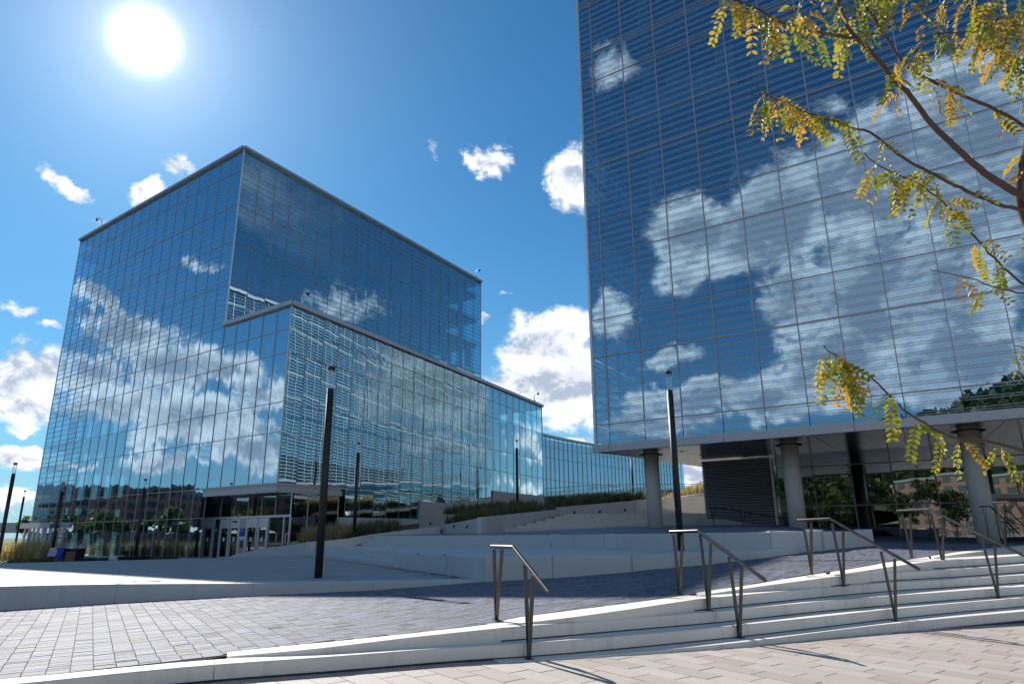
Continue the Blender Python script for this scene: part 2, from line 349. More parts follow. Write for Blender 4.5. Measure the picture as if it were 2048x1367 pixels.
M['dark_rail'] = simple('black_rail_paint', (.015, .015, .016), .4)
M['mull'] = simple('mullion_metal', (.42, .39, .39), .45, .1)
M['mullw'] = simple('white_aluminium', (.62, .63, .65), .38, .4)
M['fascia'] = simple('aluminium_fascia', (.40, .41, .44), .38, .5)
M['floor'] = simple('interior_slab', (.22, .27, .28), .8)
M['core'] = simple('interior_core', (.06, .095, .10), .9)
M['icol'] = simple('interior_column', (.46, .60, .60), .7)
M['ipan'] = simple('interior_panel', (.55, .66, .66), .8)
M['black'] = simple('black_part', (.01, .01, .01), .6)
M['soil'] = simple('soil', (.055, .045, .035), .95, bump=.5)
M['lawn'] = simple('lawn_green', (.06, .10, .025), .95, var=.3, scale=2., bump=.4)
M['brick'] = simple('red_brick', (.42, .20, .14), .9, var=.25, scale=3)
M['brick2'] = simple('brown_brick', (.26, .165, .12), .9, var=.25, scale=3)
M['white'] = simple('white_sheet', (.75, .76, .78), .7, var=.05)
M['red'] = simple('red_paint', (.5, .03, .03), .5)
M['bluep'] = simple('blue_paint', (.01, .07, .32), .5)
M['wood'] = simple('grey_wood', (.20, .13, .10), .7, var=.3, scale=12)
M['bark'] = simple('tree_bark', (.085, .055, .045), .85, var=.35, scale=30, bump=.6)
M['cloth'] = simple('grey_cloth', (.34, .36, .46), .9); M['clothb'] = simple('blue_cloth', (.012, .06, .36), .85)
M['leaf'] = foliage_mat('locust_leaf', [(0, (.12, .145, .02)), (.3, (.20, .21, .022)), (.6, (.33, .27, .045)), (.85, (.41, .26, .045)), (1, (.42, .20, .06))], .42, True)
M['green'] = foliage_mat('tree_leaves', [(0, (.035, .065, .015)), (.5, (.07, .11, .022)), (1, (.14, .16, .035))], .3)
M['dgreen'] = foliage_mat('dark_leaves', [(0, (.018, .035, .012)), (.5, (.035, .06, .018)), (1, (.075, .095, .025))], .25)
M['grass'] = foliage_mat('ornamental_grass', [(0, (.06, .08, .024)), (.5, (.14, .14, .055)), (1, (.29, .23, .13))], .3)
M['tan'] = foliage_mat('tan_grass', [(0, (.16, .13, .06)), (.5, (.36, .27, .15)), (1, (.52, .40, .26))], .35)
M['shrub'] = foliage_mat('ground_cover', [(0, (.03, .055, .012)), (.7, (.07, .10, .02)), (1, (.25, .25, .10))], .2)
m, out = newmat('lamp_glass'); gl = nd('ShaderNodeBsdfGlossy'); gl.inputs['Roughness'].default_value = .05; tr = nd('ShaderNodeBsdfTransparent'); tr.inputs[0].default_value = (.86, .9, .93, 1)
lw = nd('ShaderNodeLayerWeight'); lw.inputs[0].default_value = .35; mx = nd('ShaderNodeMixShader'); L.new(mt('MULTIPLY', mt('ADD', lw.outputs['Facing'], .08), .75, clamp=True), mx.inputs[0]); L.new(tr.outputs[0], mx.inputs[1]); L.new(gl.outputs[0], mx.inputs[2]); L.new(mx.outputs[0], out.inputs[0]); M['lglass'] = m
DA, DB, DP, DR = d2(aA), d2(aB), d2(aP), d2(aR)
F_R = [(.357, .0, .026), (.357, .085, .111)]
M['gR'] = glass_mat('right_tower_glass', (.60, .80, .97), (.66, .82, .88), .36, .0045, (1.1, .3), F_R, (.42, .43, .43), along=DR)
M['gRw'] = glass_mat('right_tower_side_glass', (.62, .75, .85), (.5, .7, .75), .35, .004, (.9, .3), [(.415, .0, .075)], (.46, .50, .51), along=DB)
M['gA'] = glass_mat('left_tower_glass', (.64, .83, .97), (.5, .7, .78), .46, .016, (2.0, .09), [(.46, 0, .05)], (.28, .31, .33), along=DA)
M['gAc'] = glass_mat('left_clear_glass', (.66, .84, .97), (.55, .76, .82), .46, .016, (2.0, .09), None, along=DA)
M['gB'] = glass_mat('left_tower_side_glass', (.60, .80, .93), (.5, .78, .86), .38, .007, (1.1, .5), [(.46, 0, .06)], (.26, .32, .35), along=DB)
M['gP'] = glass_mat('podium_glass', (.72, .88, .95), (.72, .95, .96), .46, .0075, (1.1, .6), None, along=DP)
M['gL'] = glass_mat('ground_floor_glass', (.60, .66, .68), (.35, .42, .44), .40, .004, (.6, .4), None, along=DR)
M['rail_glass'] = glass_mat('balustrade_glass', (.8, .9, .95), (.8, .9, .9), .12, .001, (1, 1), None, along=DP)
m, out = newmat('soffit_metal'); p = principled(Base_Color=(.34, .36, .40), Roughness=.2, Metallic=.8); L.new(p.outputs[0], out.inputs[0]); M['soffit'] = m

# ------------------------------------------------------------------ ground sheets
g = MB().bx(-900, -900, -.7, 900, 1500, -.5).build('ground', M['lawn']); tag(g, kind='structure')
def sp_(x, k=1.0): return np.log1p(np.exp(np.clip(np.asarray(x, float) * k, -30, 30))) / k
def plaza_z(x): return .145 - .0225 * sp_(x - .6, 1.5) - .0 * x
# near steps: nose lines traced on each level
NOSE = {1: [(1000, 1324), (1067, 1318.5), (1215, 1308.8), (1349, 1296.7), (1483, 1284), (1642, 1263), (1777, 1246.5), (1911, 1233.6), (2048, 1221.5), (2300, 1199)],
        2: [(-250, 1391), (-90, 1378), (63.5, 1365), (228, 1345), (452, 1324.7), (634, 1314.6), (768.5, 1304), (902.7, 1292.6), (1067, 1285), (1268.5, 1268.5), (1448, 1252.4), (1642, 1232.3), (1763, 1218.9), (1911, 1205.4), (2048, 1194.7), (2300, 1173)],
        3: [(1002, 1254.5), (1067, 1250), (1268, 1234), (1416, 1223.4), (1642, 1201.4), (1776.5, 1191), (1970, 1177), (2048, 1172), (2300, 1153)],
        4: [(1387, 1198), (1508, 1186.6), (1642, 1174.5), (1776.5, 1164), (1932, 1155.7), (2048, 1149), (2300, 1132)],
        5: [(1660, 1153), (1776.5, 1143.7), (1894.7, 1138.3), (2048, 1129), (2300, 1114)],
        6: [(1863.8, 1120.8), (1964, 1115.5), (2048, 1110), (2250, 1099)]}
NC = {k: lerp_curve([un(x, y, .15 * k) for x, y in v], step=.35)[0] for k, v in NOSE.items()}
def inward(c):
    t = np.gradient(c[:, :2], axis=0); t /= np.linalg.norm(t, axis=1)[:, None]; return np.stack([-t[:, 1], t[:, 0]], 1)
front = thing('front_steps', (2.0, 9.0, 0), 'broad curved flight of pale stone steps in the foreground with the handrails on it', 'steps')
JN = {1: [1483, 1803], 2: [452, 1025, 1448, 2012], 3: [1030, 1416, 1691, 1995], 4: [1727, 1990], 5: [1897], 6: [1995]}
def dist_to(c, p):
    a, b = c[:-1, :2], c[1:, :2]; t = np.clip(((p - a) * (b - a)).sum(1) / (((b - a) ** 2).sum(1) + 1e-9), 0, 1); q = a + (b - a) * t[:, None]
    i = np.argmin(((q - p) ** 2).sum(1)); end = (i == 0 and t[0] <= 0)
    return math.sqrt(((q[i] - p) ** 2).sum()), end
for k, c in NC.items():
    z = .15 * k; inn = inward(c); back = []
    for p, n in zip(c, inn):
        dpt = .42
        if k + 1 in NC:
            dd, end = dist_to(NC[k + 1], p[:2]); dpt = dd + .06 if not end else .42
            if end and dd < .8: dpt = .42
        elif k == 6: dpt = .5
        if k == 2 and p[0] < -.3: dpt = .30
        back.append(np.array([p[0] + n[0] * dpt, p[1] + n[1] * dpt, z]))
    back = np.array(back); cuts = [0]
    q, w = projp(c)
    for jx in JN[k]:
        cuts.append(int(np.argmin(abs(q[:, 0] - jx))))
    cuts.append(len(c) - 1); cuts = sorted(set(cuts))
    for a, b in zip(cuts[:-1], cuts[1:]):
        if b - a < 1: continue
        fr = c[a:b + 1].copy(); bk = back[a:b + 1].copy()
        t = fr[-1] - fr[-2]; fr[-1] -= t / np.linalg.norm(t) * .006; bk[-1] -= t / np.linalg.norm(t) * .006
        mb = MB(); v = []; fs = []
        for i in range(len(fr)):
            n2 = (bk[i] - fr[i]); n2 = n2 / np.linalg.norm(n2); f0 = fr[i]; B = bk[i]
            v += [f0 - ZV * .133, f0 - ZV * .010, f0 + n2 * .010 - ZV * .0015, f0 + n2 * .016, B, B - ZV * .133]
        n = len(fr)
        for i in range(n - 1):
            for j in range(6): fs.append((i * 6 + j, (i + 1) * 6 + j, (i + 1) * 6 + (j + 1) % 6, i * 6 + (j + 1) % 6))
        fs.append(tuple(range(5, -1, -1))); fs.append(tuple((n - 1) * 6 + j for j in range(6)))
        mesh('step_block', v, fs, M['cstone'], front)
    inn3 = np.c_[inn, np.zeros(len(c))]
    MB().strip(c + inn3 * .035 - ZV * .14, back - ZV * .14, .45).build('step_base', M['mortar'], front)
def P3(lst): return [un(x, y, z) for x, y, z in lst]
def zl(pts, x0, z0, x1, z1): return [un(x, y, z0 + (z1 - z0) * (x - x0) / (x1 - x0)) for x, y in pts]
CH = {3: ([(454, 1312), (500, 1307.4), (634, 1296.6), (768.5, 1279.2), (902.7, 1264.4), (1002, 1254.5)], [(454, 1303), (500, 1296.6), (634, 1285), (768, 1271), (880, 1259), (1000, 1244.5)], 454, .312, 1002, .45),
      4: ([(1012, 1248), (1134, 1235), (1268.5, 1216), (1387, 1198)], [(1005, 1237.6), (1130, 1221), (1268, 1204), (1376, 1188.5)], 1005, .452, 1387, .60),
      5: ([(1400, 1189.5), (1508, 1173), (1575, 1164.3), (1660, 1153)], [(1390, 1184), (1508, 1167.8), (1570, 1156.5), (1650, 1144.5)], 1390, .60, 1660, .75),
      6: ([(1668, 1149), (1709, 1143.7), (1776.5, 1133), (1864, 1121)], [(1660, 1143), (1705, 1136.5), (1770, 1124.5), (1856, 1112.5)], 1660, .76, 1864, .90),
      7: ([(1868, 1114.5), (1911, 1108), (1980, 1099.5), (2048, 1093), (2150, 1087)], [(1862, 1111), (1911, 1103), (1980, 1095), (2048, 1088.5), (2150, 1083.5)], 1868, .91, 2048, .975)}
near = [un(-250, 1389, .255), un(-90, 1375, .262), un(0, 1360, .27), un(228, 1335, .285), un(440, 1312, .305)]
for k, (fr, bk, x0, z0, x1, z1) in CH.items():
    f3, b3 = zl(fr, x0, z0, x1, z1), zl(bk, x0, z0, x1, z1); n = 14
    f3 = lerp_curve(f3, n)[0]; b3 = lerp_curve(b3, n)[0]
    bevel(MB().strip(list(f3), list(b3), [min(p[2], .15 * k) - .20 for p in f3]).build('sloping_kerb', M['cstone'], front), .006)
    near += list(b3[1:])
near = np.array(near)
# ------------------------------------------------------------------ front plaza pavers
cur2 = NC[2]; cur1 = NC[1]
def front_y(x): return max(np.interp(x, cur2[:, 0], cur2[:, 1]) if x < 0 else np.interp(x, cur1[:, 0], cur1[:, 1]), 0)
mbp = MB(); xs = np.linspace(-14, 26, 60)
mbp.add([(x, y, plaza_z(x) - .022) for x in xs for y in (-14, front_y(x) + .12)], [(2 * i, 2 * i + 2, 2 * i + 3, 2 * i + 1) for i in range(59)])
plaza = tag(mbp.build('front_plaza', M['mortar']), kind='structure')
ea = d2(144.5); eb = d2(50.)            # long and short paver directions
lst = []
Lp, Wp = .62, .285
Binv = np.linalg.inv(np.array([[ea[0], eb[0]], [ea[1], eb[1]]]))
for j in range(-60, 70):
    off = [0, .31, .13, .44][j % 4] + rng.uniform(-.0, .0)
    for i in range(-40, 40):
        a0 = i * Lp + off; b0 = j * Wp; g_ = .0035
        q = [ea * (a0 + u) + eb * (b0 + v) for u, v in ((g_, g_), (Lp - g_, g_), (Lp - g_, Wp - g_), (g_, Wp - g_))]
        cc = sum(q) / 4
        if cc[1] < 3.5 or cc[0] < -7 or cc[0] > 16 or cc[1] > front_y(cc[0]) + .25: continue
        hz_ = rng.normal(0, .0008)
        q = [np.array([p[0], p[1], plaza_z(p[0]) + hz_ + rng.normal(0, .0005)]) for p in q]
        v, f = slab([q[0], q[1], q[2], q[3]][::-1] if np.cross(q[1] - q[0], q[3] - q[0])[2] < 0 else q)
        lst.append((v, f, rng.random(), None))
pieces(lst, 'paver', plaza, M['warm'])
mesh('near_paving', [(-70, -80, .148), (0, -80, .148), (60, -80, -.38), (60, 3.6, -.38), (22, 3.6, -.3), (0, 3.6, .148), (-70, 3.6, .148)], [(0, 1, 5, 6), (1, 2, 3, 4, 5)], M['warm'], plaza, attr=[1., 1.])  # unseen paving, extended and set to its palest tone to bounce light onto risers
# fallen leaflets on the paving and steps
fl = MB()
for _ in range(70):
    x = rng.uniform(-4, 9); y = rng.uniform(4.3, 8.0) if _ % 3 else rng.uniform(4.3, max(5, front_y(x) - .1))
    if y > front_y(x) - .05: continue
    p = np.array([x, y, plaza_z(x) + .006]); a = rng.uniform(0, 6.28); d = np.array([math.cos(a), math.sin(a), 0]); n = np.array([-d[1], d[0], 0]); l_ = rng.uniform(.010, .018)
    fl.add([p - d * l_, p + n * l_ * .35 + ZV * .003, p + d * l_, p - n * l_ * .35 + ZV * .002], [(0, 1, 2, 3)])
tag(fl.build('fallen_leaves', M['leaf']), 'scattered tiny golden leaflets lying on the beige paving', kind='stuff')
# ------------------------------------------------------------------ blue ramp
WTP = [(-300, 1182), (-120, 1176.5), (0, 1172), (120, 1169), (235, 1167.3), (370, 1166.3), (500, 1166), (620, 1165.4), (743, 1164.2), (860, 1162.5), (968, 1160.2)]
wt0 = np.array([un(x, y, .45) for x, y in WTP]); wY = lambda px: float(np.interp(px, [p[0] for p in WTP], wt0[:, 1]))
far = np.array([atY(x, y, wY(x) - .02) for x, y in ((-300, 1236), (-120, 1228), (0, 1220.6), (250, 1204), (500, 1191), (750, 1179.3), (968, 1162.4))] + [atY(1105, 1154, 16.55), atY(1263, 1140.4, 16.5), atY(1403, 1129, 18.3), atY(1540, 1114, 19.6), atY(1642, 1099, 20.2), atY(1741, 1091, 21.8), atY(1900, 1086.5, 24.2), atY(2150, 1086, 27)])
near = np.vstack([near, near[-1] + np.array([2.5, 1.2, .04])])
NU = 1200
nearc, un_ = lerp_curve(near, NU); farc, uf = lerp_curve(far, NU)
# pair the two edges by X
kx = np.linspace(0, 1, NU); fx = np.interp(kx, kx, farc[:, 0])
def ramp_pt(s, v):
    i = s * (NU - 1); i0 = int(min(NU - 2, i)); t = i - i0
    a = nearc[i0] * (1 - t) + nearc[i0 + 1] * t; b = farc[i0] * (1 - t) + farc[i0 + 1] * t
    return a * (1 - v) + b * v
grid = [[ramp_pt(s, v) - ZV * .010 for v in np.linspace(0, 1, 9)] for s in np.linspace(0, 1, 120)]
mbr = MB(); mbr.add([p for r in grid for p in r], [(i * 9 + j, (i + 1) * 9 + j, (i + 1) * 9 + j + 1, i * 9 + j + 1) for i in range(119) for j in range(8)])
rampo = tag(mbr.build('paved_ramp', M['mortar']), kind='structure')
samp = np.array([ramp_pt(a, b) for a in np.linspace(0, 1, 260) for b in np.linspace(0, 1, 14)])
def ramp_z(P):
    out = np.empty(len(P))
    for i in range(0, len(P), 400):
        dd_ = ((P[i:i + 400, None, :2] - samp[None, :, :2]) ** 2).sum(2); k = np.argpartition(dd_, 8, axis=1)[:, :8]; w = 1 / (np.take_along_axis(dd_, k, 1) + 1e-3)
        out[i:i + 400] = (samp[k, 2] * w).sum(1) / w.sum(1)
    return out
cr = np.array([near[0] + (near[0] - near[2]) * 3.2, *near]); cr, ul = lerp_curve(cr, 400)
for _ in range(1500): cr[1:-1] = (cr[:-2] + 2 * cr[1:-1] + cr[2:]) / 4
ul = np.r_[0, np.cumsum(np.linalg.norm(np.diff(cr[:, :2], axis=0), axis=1))]; nr_ = inward(cr)
def on(u, w):
    u = np.clip(u, 0, ul[-1]); c = np.stack([np.interp(u, ul, cr[:, k]) for k in range(2)], -1); n = np.stack([np.interp(u, ul, nr_[:, k]) for k in range(2)], -1); return c + n * np.asarray(w)[..., None]
PL, PW = .19, .064; Us = []; Ws = []
for j in range(-8, 210):
    nU = int(ul[-1] / PL)
    for i in range(nU):
        u = i * PL; st = ((j * .381966) % 1.0) * PL * min(1, max(0, (u - 9.5) / 4.)); Us.append(u + st); Ws.append(j * PW)
Us, Ws = np.array(Us), np.array(Ws); g_ = .0024
Q = np.stack([on(Us + a, Ws + b) for a, b in ((g_, g_ * .8), (PL - g_, g_ * .8), (PL - g_, PW - g_ * .8), (g_, PW - g_ * .8))], 1)
cc = Q.mean(1)
def signed(poly, P):   # >0 beyond the polyline
    best = np.full(len(P), 1e9); sg = np.zeros(len(P))
    for a, b in zip(poly[:-1], poly[1:]):
        d = b - a; t = np.clip(((P - a) @ d) / (d @ d + 1e-9), 0, 1); q = a + t[:, None] * d; r2 = ((P - q) ** 2).sum(1); m_ = r2 < best
        best[m_] = r2[m_]; sg[m_] = np.sign(d[0] * (P - a)[:, 1] - d[1] * (P - a)[:, 0])[m_]
    return sg * np.sqrt(best)
pq, w_ = projp(np.c_[cc, np.full(len(cc), .3)])
keep = (w_ > 1) & (pq[:, 0] > -60) & (pq[:, 0] < 2110)
Q, cc = Q[keep], cc[keep]
keep = (signed(nearc[::12, :2], cc) > .045) & (signed(farc[::12, :2], cc) < .02); Q, cc = Q[keep], cc[keep]
zz_ = ramp_z(Q.reshape(-1, 2)).reshape(-1, 4); hj = rng.normal(0, .0012, len(Q)); lst = []
for q, z_, h_ in zip(Q, zz_, hj):
    v, f = slab([np.array([p[0], p[1], z + h_]) for p, z in zip(q, z_)], .018, .002); lst.append((v, f, rng.random(), None))
print('ramp pavers', len(lst))
pieces(lst, 'paver', rampo, M['blue'])
# ------------------------------------------------------------------ mid plaza and its wall
def mid_z(x, y): return float(np.clip(.45 - .047 * max(0, (y - 38) + .65 * (-x - 8.7)), -.15, .45))
wt = [un(x, y, .45) for x, y in [(-300, 1182), (-120, 1176.5), (0, 1172), (120, 1169), (235, 1167.3), (370, 1166.3), (500, 1166), (620, 1165.4), (743, 1164.2), (860, 1162.5), (968, 1160.2)]]
wt = lerp_curve(wt, 60)[0]
mwall = thing('plaza_retaining_wall', (wt[20][0], wt[20][1], 0), 'low curved grey concrete wall between the blue-grey ramp and the paved plaza', 'wall')
q, w = projp(wt); cuts = [0] + [int(np.argmin(abs(q[:, 0] - x))) for x in (-110, 235, 500, 743)] + [len(wt) - 1]
inn = np.c_[inward(wt), np.zeros(len(wt))]
for a, b in zip(cuts[:-1], cuts[1:]):
    fr = wt[a:b + 1].copy(); bk = fr + inn[a:b + 1] * .32; fr[-1] += (fr[-2] - fr[-1]) * .02; bk[-1] += (bk[-2] - bk[-1]) * .02
    bevel(MB().strip(list(fr), list(bk), .9).build('wall_block', M['cwall'], mwall), .008)
mp = MB(); gx = np.linspace(-60, 1, 60)
wtx = lambda x: np.interp(x, wt[:, 0], wt[:, 1]) + .15
def mid_pt(i, j):
    x = gx[i]; y0 = wtx(x); y = y0 + (66 - y0) * (j / 39) ** 1.6; return (x, y, mid_z(x, y) - .016)
mp.add([mid_pt(i, j) for i in range(60) for j in range(40)], [(i * 40 + j, (i + 1) * 40 + j, (i + 1) * 40 + j + 1, i * 40 + j + 1) for i in range(59) for j in range(39)])
midp = mp.build('mid_plaza', M['mortar'])
tag(midp, kind='structure'); lst = []
e1 = d2(47.); e2 = d2(137.)
for j in range(-90, 90):
    for i in range(-40, 60):
        a0 = i * .9 + (.45 if j % 2 else 0); b0 = j * .3; g_ = .004
        q = [e1 * (a0 + u) + e2 * (b0 + v) for u, v in ((g_, g_), (.9 - g_, g_), (.9 - g_, .3 - g_), (g_, .3 - g_))]
        q = [p + np.array([-8, 24, 0]) for p in q]; c = sum(q) / 4
        if c[0] < -32 or c[0] > 0 or c[1] > 40: continue
        if c[1] < wtx(c[0]) + .55: continue
        pq, w = projp(c[None] + 0.); 
        if pq[0, 0] < -60: continue
        # stop at the steps, the seat wall and the sloping wall
        if c[0] > -10.7 and c[1] > np.interp(c[0], [-10.7, -3.94, -.62], [36.8, 23.2, 16.0]) - .45: continue
        if c[0] > -19.1 and c[1] > np.interp(c[0], [-19.1, -10.7], [45.7, 36.7]) - .4: continue
        q = [np.array([p[0], p[1], mid_z(p[0], p[1]) + .0]) for p in q]
        if np.cross(q[1] - q[0], q[3] - q[0])[2] < 0: q = q[::-1]
        v, f = slab(q, .02); lst.append((v, f, rng.random(), None))
pieces(lst, 'paver', midp, M['pale'])
# border strip of stone pavers behind the wall and the far plaza surface
bs = [p + inn[i] * .3 for i, p in enumerate(wt)]; bs2 = [p + inn[i] * .75 for i, p in enumerate(wt)]
MB().strip([p + ZV * .001 for p in bs], [p + ZV * .001 for p in bs2], .05).build('border_course', M['cwall'], midp)
mf = MB(); cnt = 0
for i in range(59):
    for j in range(39):
        a, b, c, d = mid_pt(i, j), mid_pt(i + 1, j), mid_pt(i + 1, j + 1), mid_pt(i, j + 1)
        if (a[1] > 39.5 or a[0] < -31.5): mf.add([(p[0], p[1], p[2] + .012) for p in (a, b, c, d)], [(0, 1, 2, 3)]); cnt += 1
mf.build('far_paving', M['pale'], midp, attr=[.4 + .2 * random.random() for _ in range(cnt)])
# ------------------------------------------------------------------ seat wall 1, flight 1, lower platform
A1, B1, C1 = un(614, 1110, .45)[:2], un(786, 1133, .45)[:2], un(970, 1161, .45)[:2]
low = [atY(786, 1104, B1[1]), atY(894, 1110, 18.9), atY(970, 1113.5, C1[1])] + [un(x, y, .96) for x, y in [(1105, 1112), (1263, 1110.6), (1403, 1104.5), (1500, 1100.5), (1600, 1098.5)]]
wall1 = thing('seat_wall', (*C1, .4), 'long low grey concrete seat wall with a sharp corner, above the shaded part of the ramp', 'wall')
for a, b in zip(low[:-1], low[1:]):
    d = (b - a)[:2]; d /= np.linalg.norm(d); n = np.array([-d[1], d[0], 0]); g_ = np.array([d[0], d[1], 0]) * .004
    bevel(MB().strip([a + g_, b - g_], [a + n * .45 + g_, b + n * .45 - g_], .95).build('wall_block', M['cwall'], wall1), .012)
for k_, (x, y) in enumerate([(834, 1109), (894, 1111)]):
    pp = low[0] * (1 - .35 - k_ * .3) + low[2] * (.35 + k_ * .3); MB().box(pp + ZV * .004, np.array([.03, 0, 0]), np.array([0, .05, 0]), ZV * .012).build('metal_stud', M['steel'], wall1)
plat = MB(); pl = [(-10.2, 38.2), (B1[0] + .3, B1[1] + .4), (C1[0] + .25, C1[1] + .45), (low[3][0], low[3][1] + .3), (low[4][0], low[4][1] + .3), (low[5][0], low[5][1] + .3), (7.0, 20.0), (8.3, 20.1), (5.2, 22.5), (1.6, 27), (-7.8, 38.4)]
plat.prism(pl, .1, [.88, .88, .94, .945, .945, .945, .945, .945, .94, .93, .88])
tag(plat.build('lower_platform', M['cwall']), kind='structure')
def flight(name, lab, a, b, inn, n, z0, dz, tread, mat, splits=(.5,), left_shift=0.):
    t = thing(name, (*a, z0), lab, 'steps'); a = np.array([*a, 0.]); b = np.array([*b, 0.]); inn = np.array([*inn, 0.])
    for k in range(n):
        aa = a + inn * tread * k + (b - a) / np.linalg.norm(b - a) * left_shift * k; bb = b + inn * tread * k; z = z0 + dz * (k + 1)
        cs = [0] + [min(.95, max(.05, s_ + .07 * ((k * 7) % 5 - 2))) for s_ in splits] + [1]
        for u, v in zip(cs[:-1], cs[1:]):
            p, q_ = aa + (bb - aa) * u, aa + (bb - aa) * (v - .0015); e = tread + .05 if k < n - 1 else tread * 1.4
            bevel(MB().hexa([p + ZV * (z0 - .3), q_ + ZV * (z0 - .3), q_ + inn * e + ZV * (z0 - .3), p + inn * e + ZV * (z0 - .3)], [p + ZV * z, q_ + ZV * z, q_ + inn * e + ZV * z, p + inn * e + ZV * z]).build('step_block', mat, t), .012)
    return t
dd = (B1 - A1) / np.linalg.norm(B1 - A1); inn1 = np.array([-dd[1], dd[0]]); inn1 = inn1 if inn1[0] > 0 else -inn1
flight('lower_steps', 'short flight of three shaded steps left of the seat wall corner, behind the lamp post', A1, B1, inn1, 3, .45, .145, .38, M['cwall'], (.33, .66))
# upper seat wall and flight 2
uf_ = [un(x, y, .95) for x, y in ((1102, 1094), (1209, 1096), (1349, 1098), (1540, 1099.4), (1642, 1098.8))] + [un(1741, 1091, 1.0)]
up = [atY(x, y, p[1]) for p, (x, y) in zip(uf_, ((1102, 1069), (1209, 1067.5), (1349, 1065.8), (1540, 1063.2), (1642, 1062.2), (1741, 1061.8)))]
wall2 = thing('upper_seat_wall', (5, 22, .9), 'upper grey concrete seat wall ending in a rounded end below the right tower', 'wall')
for i, (a, b) in enumerate(zip(up[:-1], up[1:])):
    d = (b - a); d[2] = 0; d /= np.linalg.norm(d); n = np.array([-d[1], d[0], 0])
    bevel(MB().strip([a + d * .004, b - d * .004], [a + n * .45 + d * .004, b + n * .45 - d * .004], .8).build('wall_block', M['cwall'], wall2), .015 if i < 4 else .06, 3)
flight('middle_steps', 'flight of three pale steps between the upper seat wall and the planted bed', un(722, 1089, .93)[:2], uf_[0][:2], (.77, .64), 3, .93, .155, .38, M['cwall'], (.4, .72))
tt = MB(); tx = np.linspace(-7.4, 16, 20)
fl0 = un(722, 1089, .93); fl1 = uf_[0]; frx = [fl0[0] + .9, fl1[0] + .9, *[p[0] for p in up[1:]], 16]; fry = [fl0[1] + .75, fl1[1] + .75, *[p[1] + .4 for p in up[1:]], 32]
def terr_z(x, y): return 1.398 + .012 * (y - np.interp(x, frx, fry)) + .018 * max(0, x) * min(1, max(0, y - np.interp(x, frx, fry)) / 8)
def ty_(x, j): y0 = np.interp(x, frx, fry); return y0 + (52 - y0) * j / 19
tt.add([(x, ty_(x, j), terr_z(x, ty_(x, j)) - (.5 if x > 11.2 and ty_(x, j) < 31 else 0)) for x in tx for j in range(20)], [(i * 20 + j, (i + 1) * 20 + j, (i + 1) * 20 + j + 1, i * 20 + j + 1) for i in range(19) for j in range(19)])
tag(tt.build('upper_terrace', M['bluef'], attr=[random.random() for _ in range(361)]), kind='structure')

# ------------------------------------------------------------------ flights 3 and 4
flight('upper_steps', 'wide flight of pale steps rising from the blue terrace beside the planted walls', (-.5, 40), (17, 41), (.0, 1.0), 7, 1.57, .148, .8, M['cstone'], (.3, .7), .62)
MB().bx(3, 45.5, 2.1, 19, 50.8, 2.602).build('landing', M['cstone']); tag(bpy.data.objects['landing'], kind='structure')
flight('top_steps', 'highest flight of pale steps seen behind the round concrete column', (9.0, 50.5), (22, 50.5), (.0, 1.0), 11, 2.60, .148, .75, M['cstone'], (.5,), .35)
# ------------------------------------------------------------------ beds, retaining walls
bed = MB(); bxs = np.linspace(-25, 45, 30); bys = np.linspace(36, 130, 40)
def bed_z(x, y): return 1.15 + (y - 40) * .075 + .03 * (x + 5)
def bed_ok(x, y): return (x > np.interp(y, [36, 38, 46, 62], [-9.0, -10.5, -17, -20]))
V = [(x, y, bed_z(x, y)) for x in bxs for y in bys]
bed.add(V, [(i * 40 + j, (i + 1) * 40 + j, (i + 1) * 40 + j + 1, i * 40 + j + 1) for i in range(29) for j in range(39) if bed_ok(bxs[i], bys[j]) and (bys[j] > 41.5 or bxs[i] < -5)])
tag(bed.build('planted_slope', M['soil']), kind='structure')
def wall_run(name, lab, pts, th, depth, mat, side=1, lights=(), splits=None):
    t = thing(name, (pts[0][0], pts[0][1], pts[0][2] - depth), lab, 'wall')
    for a, b in zip(pts[:-1], pts[1:]):
        a, b = np.array(a, float), np.array(b, float); d = b - a; L_ = np.linalg.norm(d[:2]); n = np.array([-d[1], d[0], 0]) / L_ * th * side
        k = max(1, int(L_ / (splits or 3.6)))
        for i in range(k):
            p, q_ = a + d * i / k, a + d * ((i + 1) / k) - d / L_ * .012
            fr = [p, q_] if side > 0 else [q_, p]; bk = [p + n, q_ + n] if side > 0 else [q_ + n, p + n]
            MB().strip(fr, bk, depth).build('wall_block', mat, t)
    for (u, zz) in lights:
        a, b = np.array(pts[0], float), np.array(pts[1], float); d = b - a; n = np.array([-d[1], d[0], 0]) / np.linalg.norm(d[:2]) * side
        c = a + d * u; c[2] += zz; dd_ = d / np.linalg.norm(d); MB().box(c - n * .004, dd_ * .07, n * .02, ZV * .09).build('recessed_light', M['black'], t)
    return t
cheek = [atY(*q) for q in ((433, 1122.5, 45.7), (475, 1106, 44), (520, 1097, 42), (580, 1088.5, 39), (620, 1083, 37), (640, 1081.5, 37.6), (696, 1076.5, 38.2), (741, 1068.5, 38.8), (881, 1051, 41.5))]
wall_run('sloping_bed_wall', 'long pale wall sloping up from the glass entrance doors along the grass bed', cheek, .3, 1.2, M['cwall'], 1)
wall_run('bed_wall', 'short wedge of concrete planter wall pointing left on the terrace, grasses above it', [atY(884, 1049.5, 42), atY(963, 1034, 38)], .3, 1.2, M['cwall'], 1, [(.33, -.22), (.66, -.35)])
wall_run('stair_side_wall', 'sunlit planter wall rising beside the wide upper steps', [atY(963, 1034, 38), atY(1132, 1016.5, 46.5)], .3, 1.6, M['cwhite'], 1)
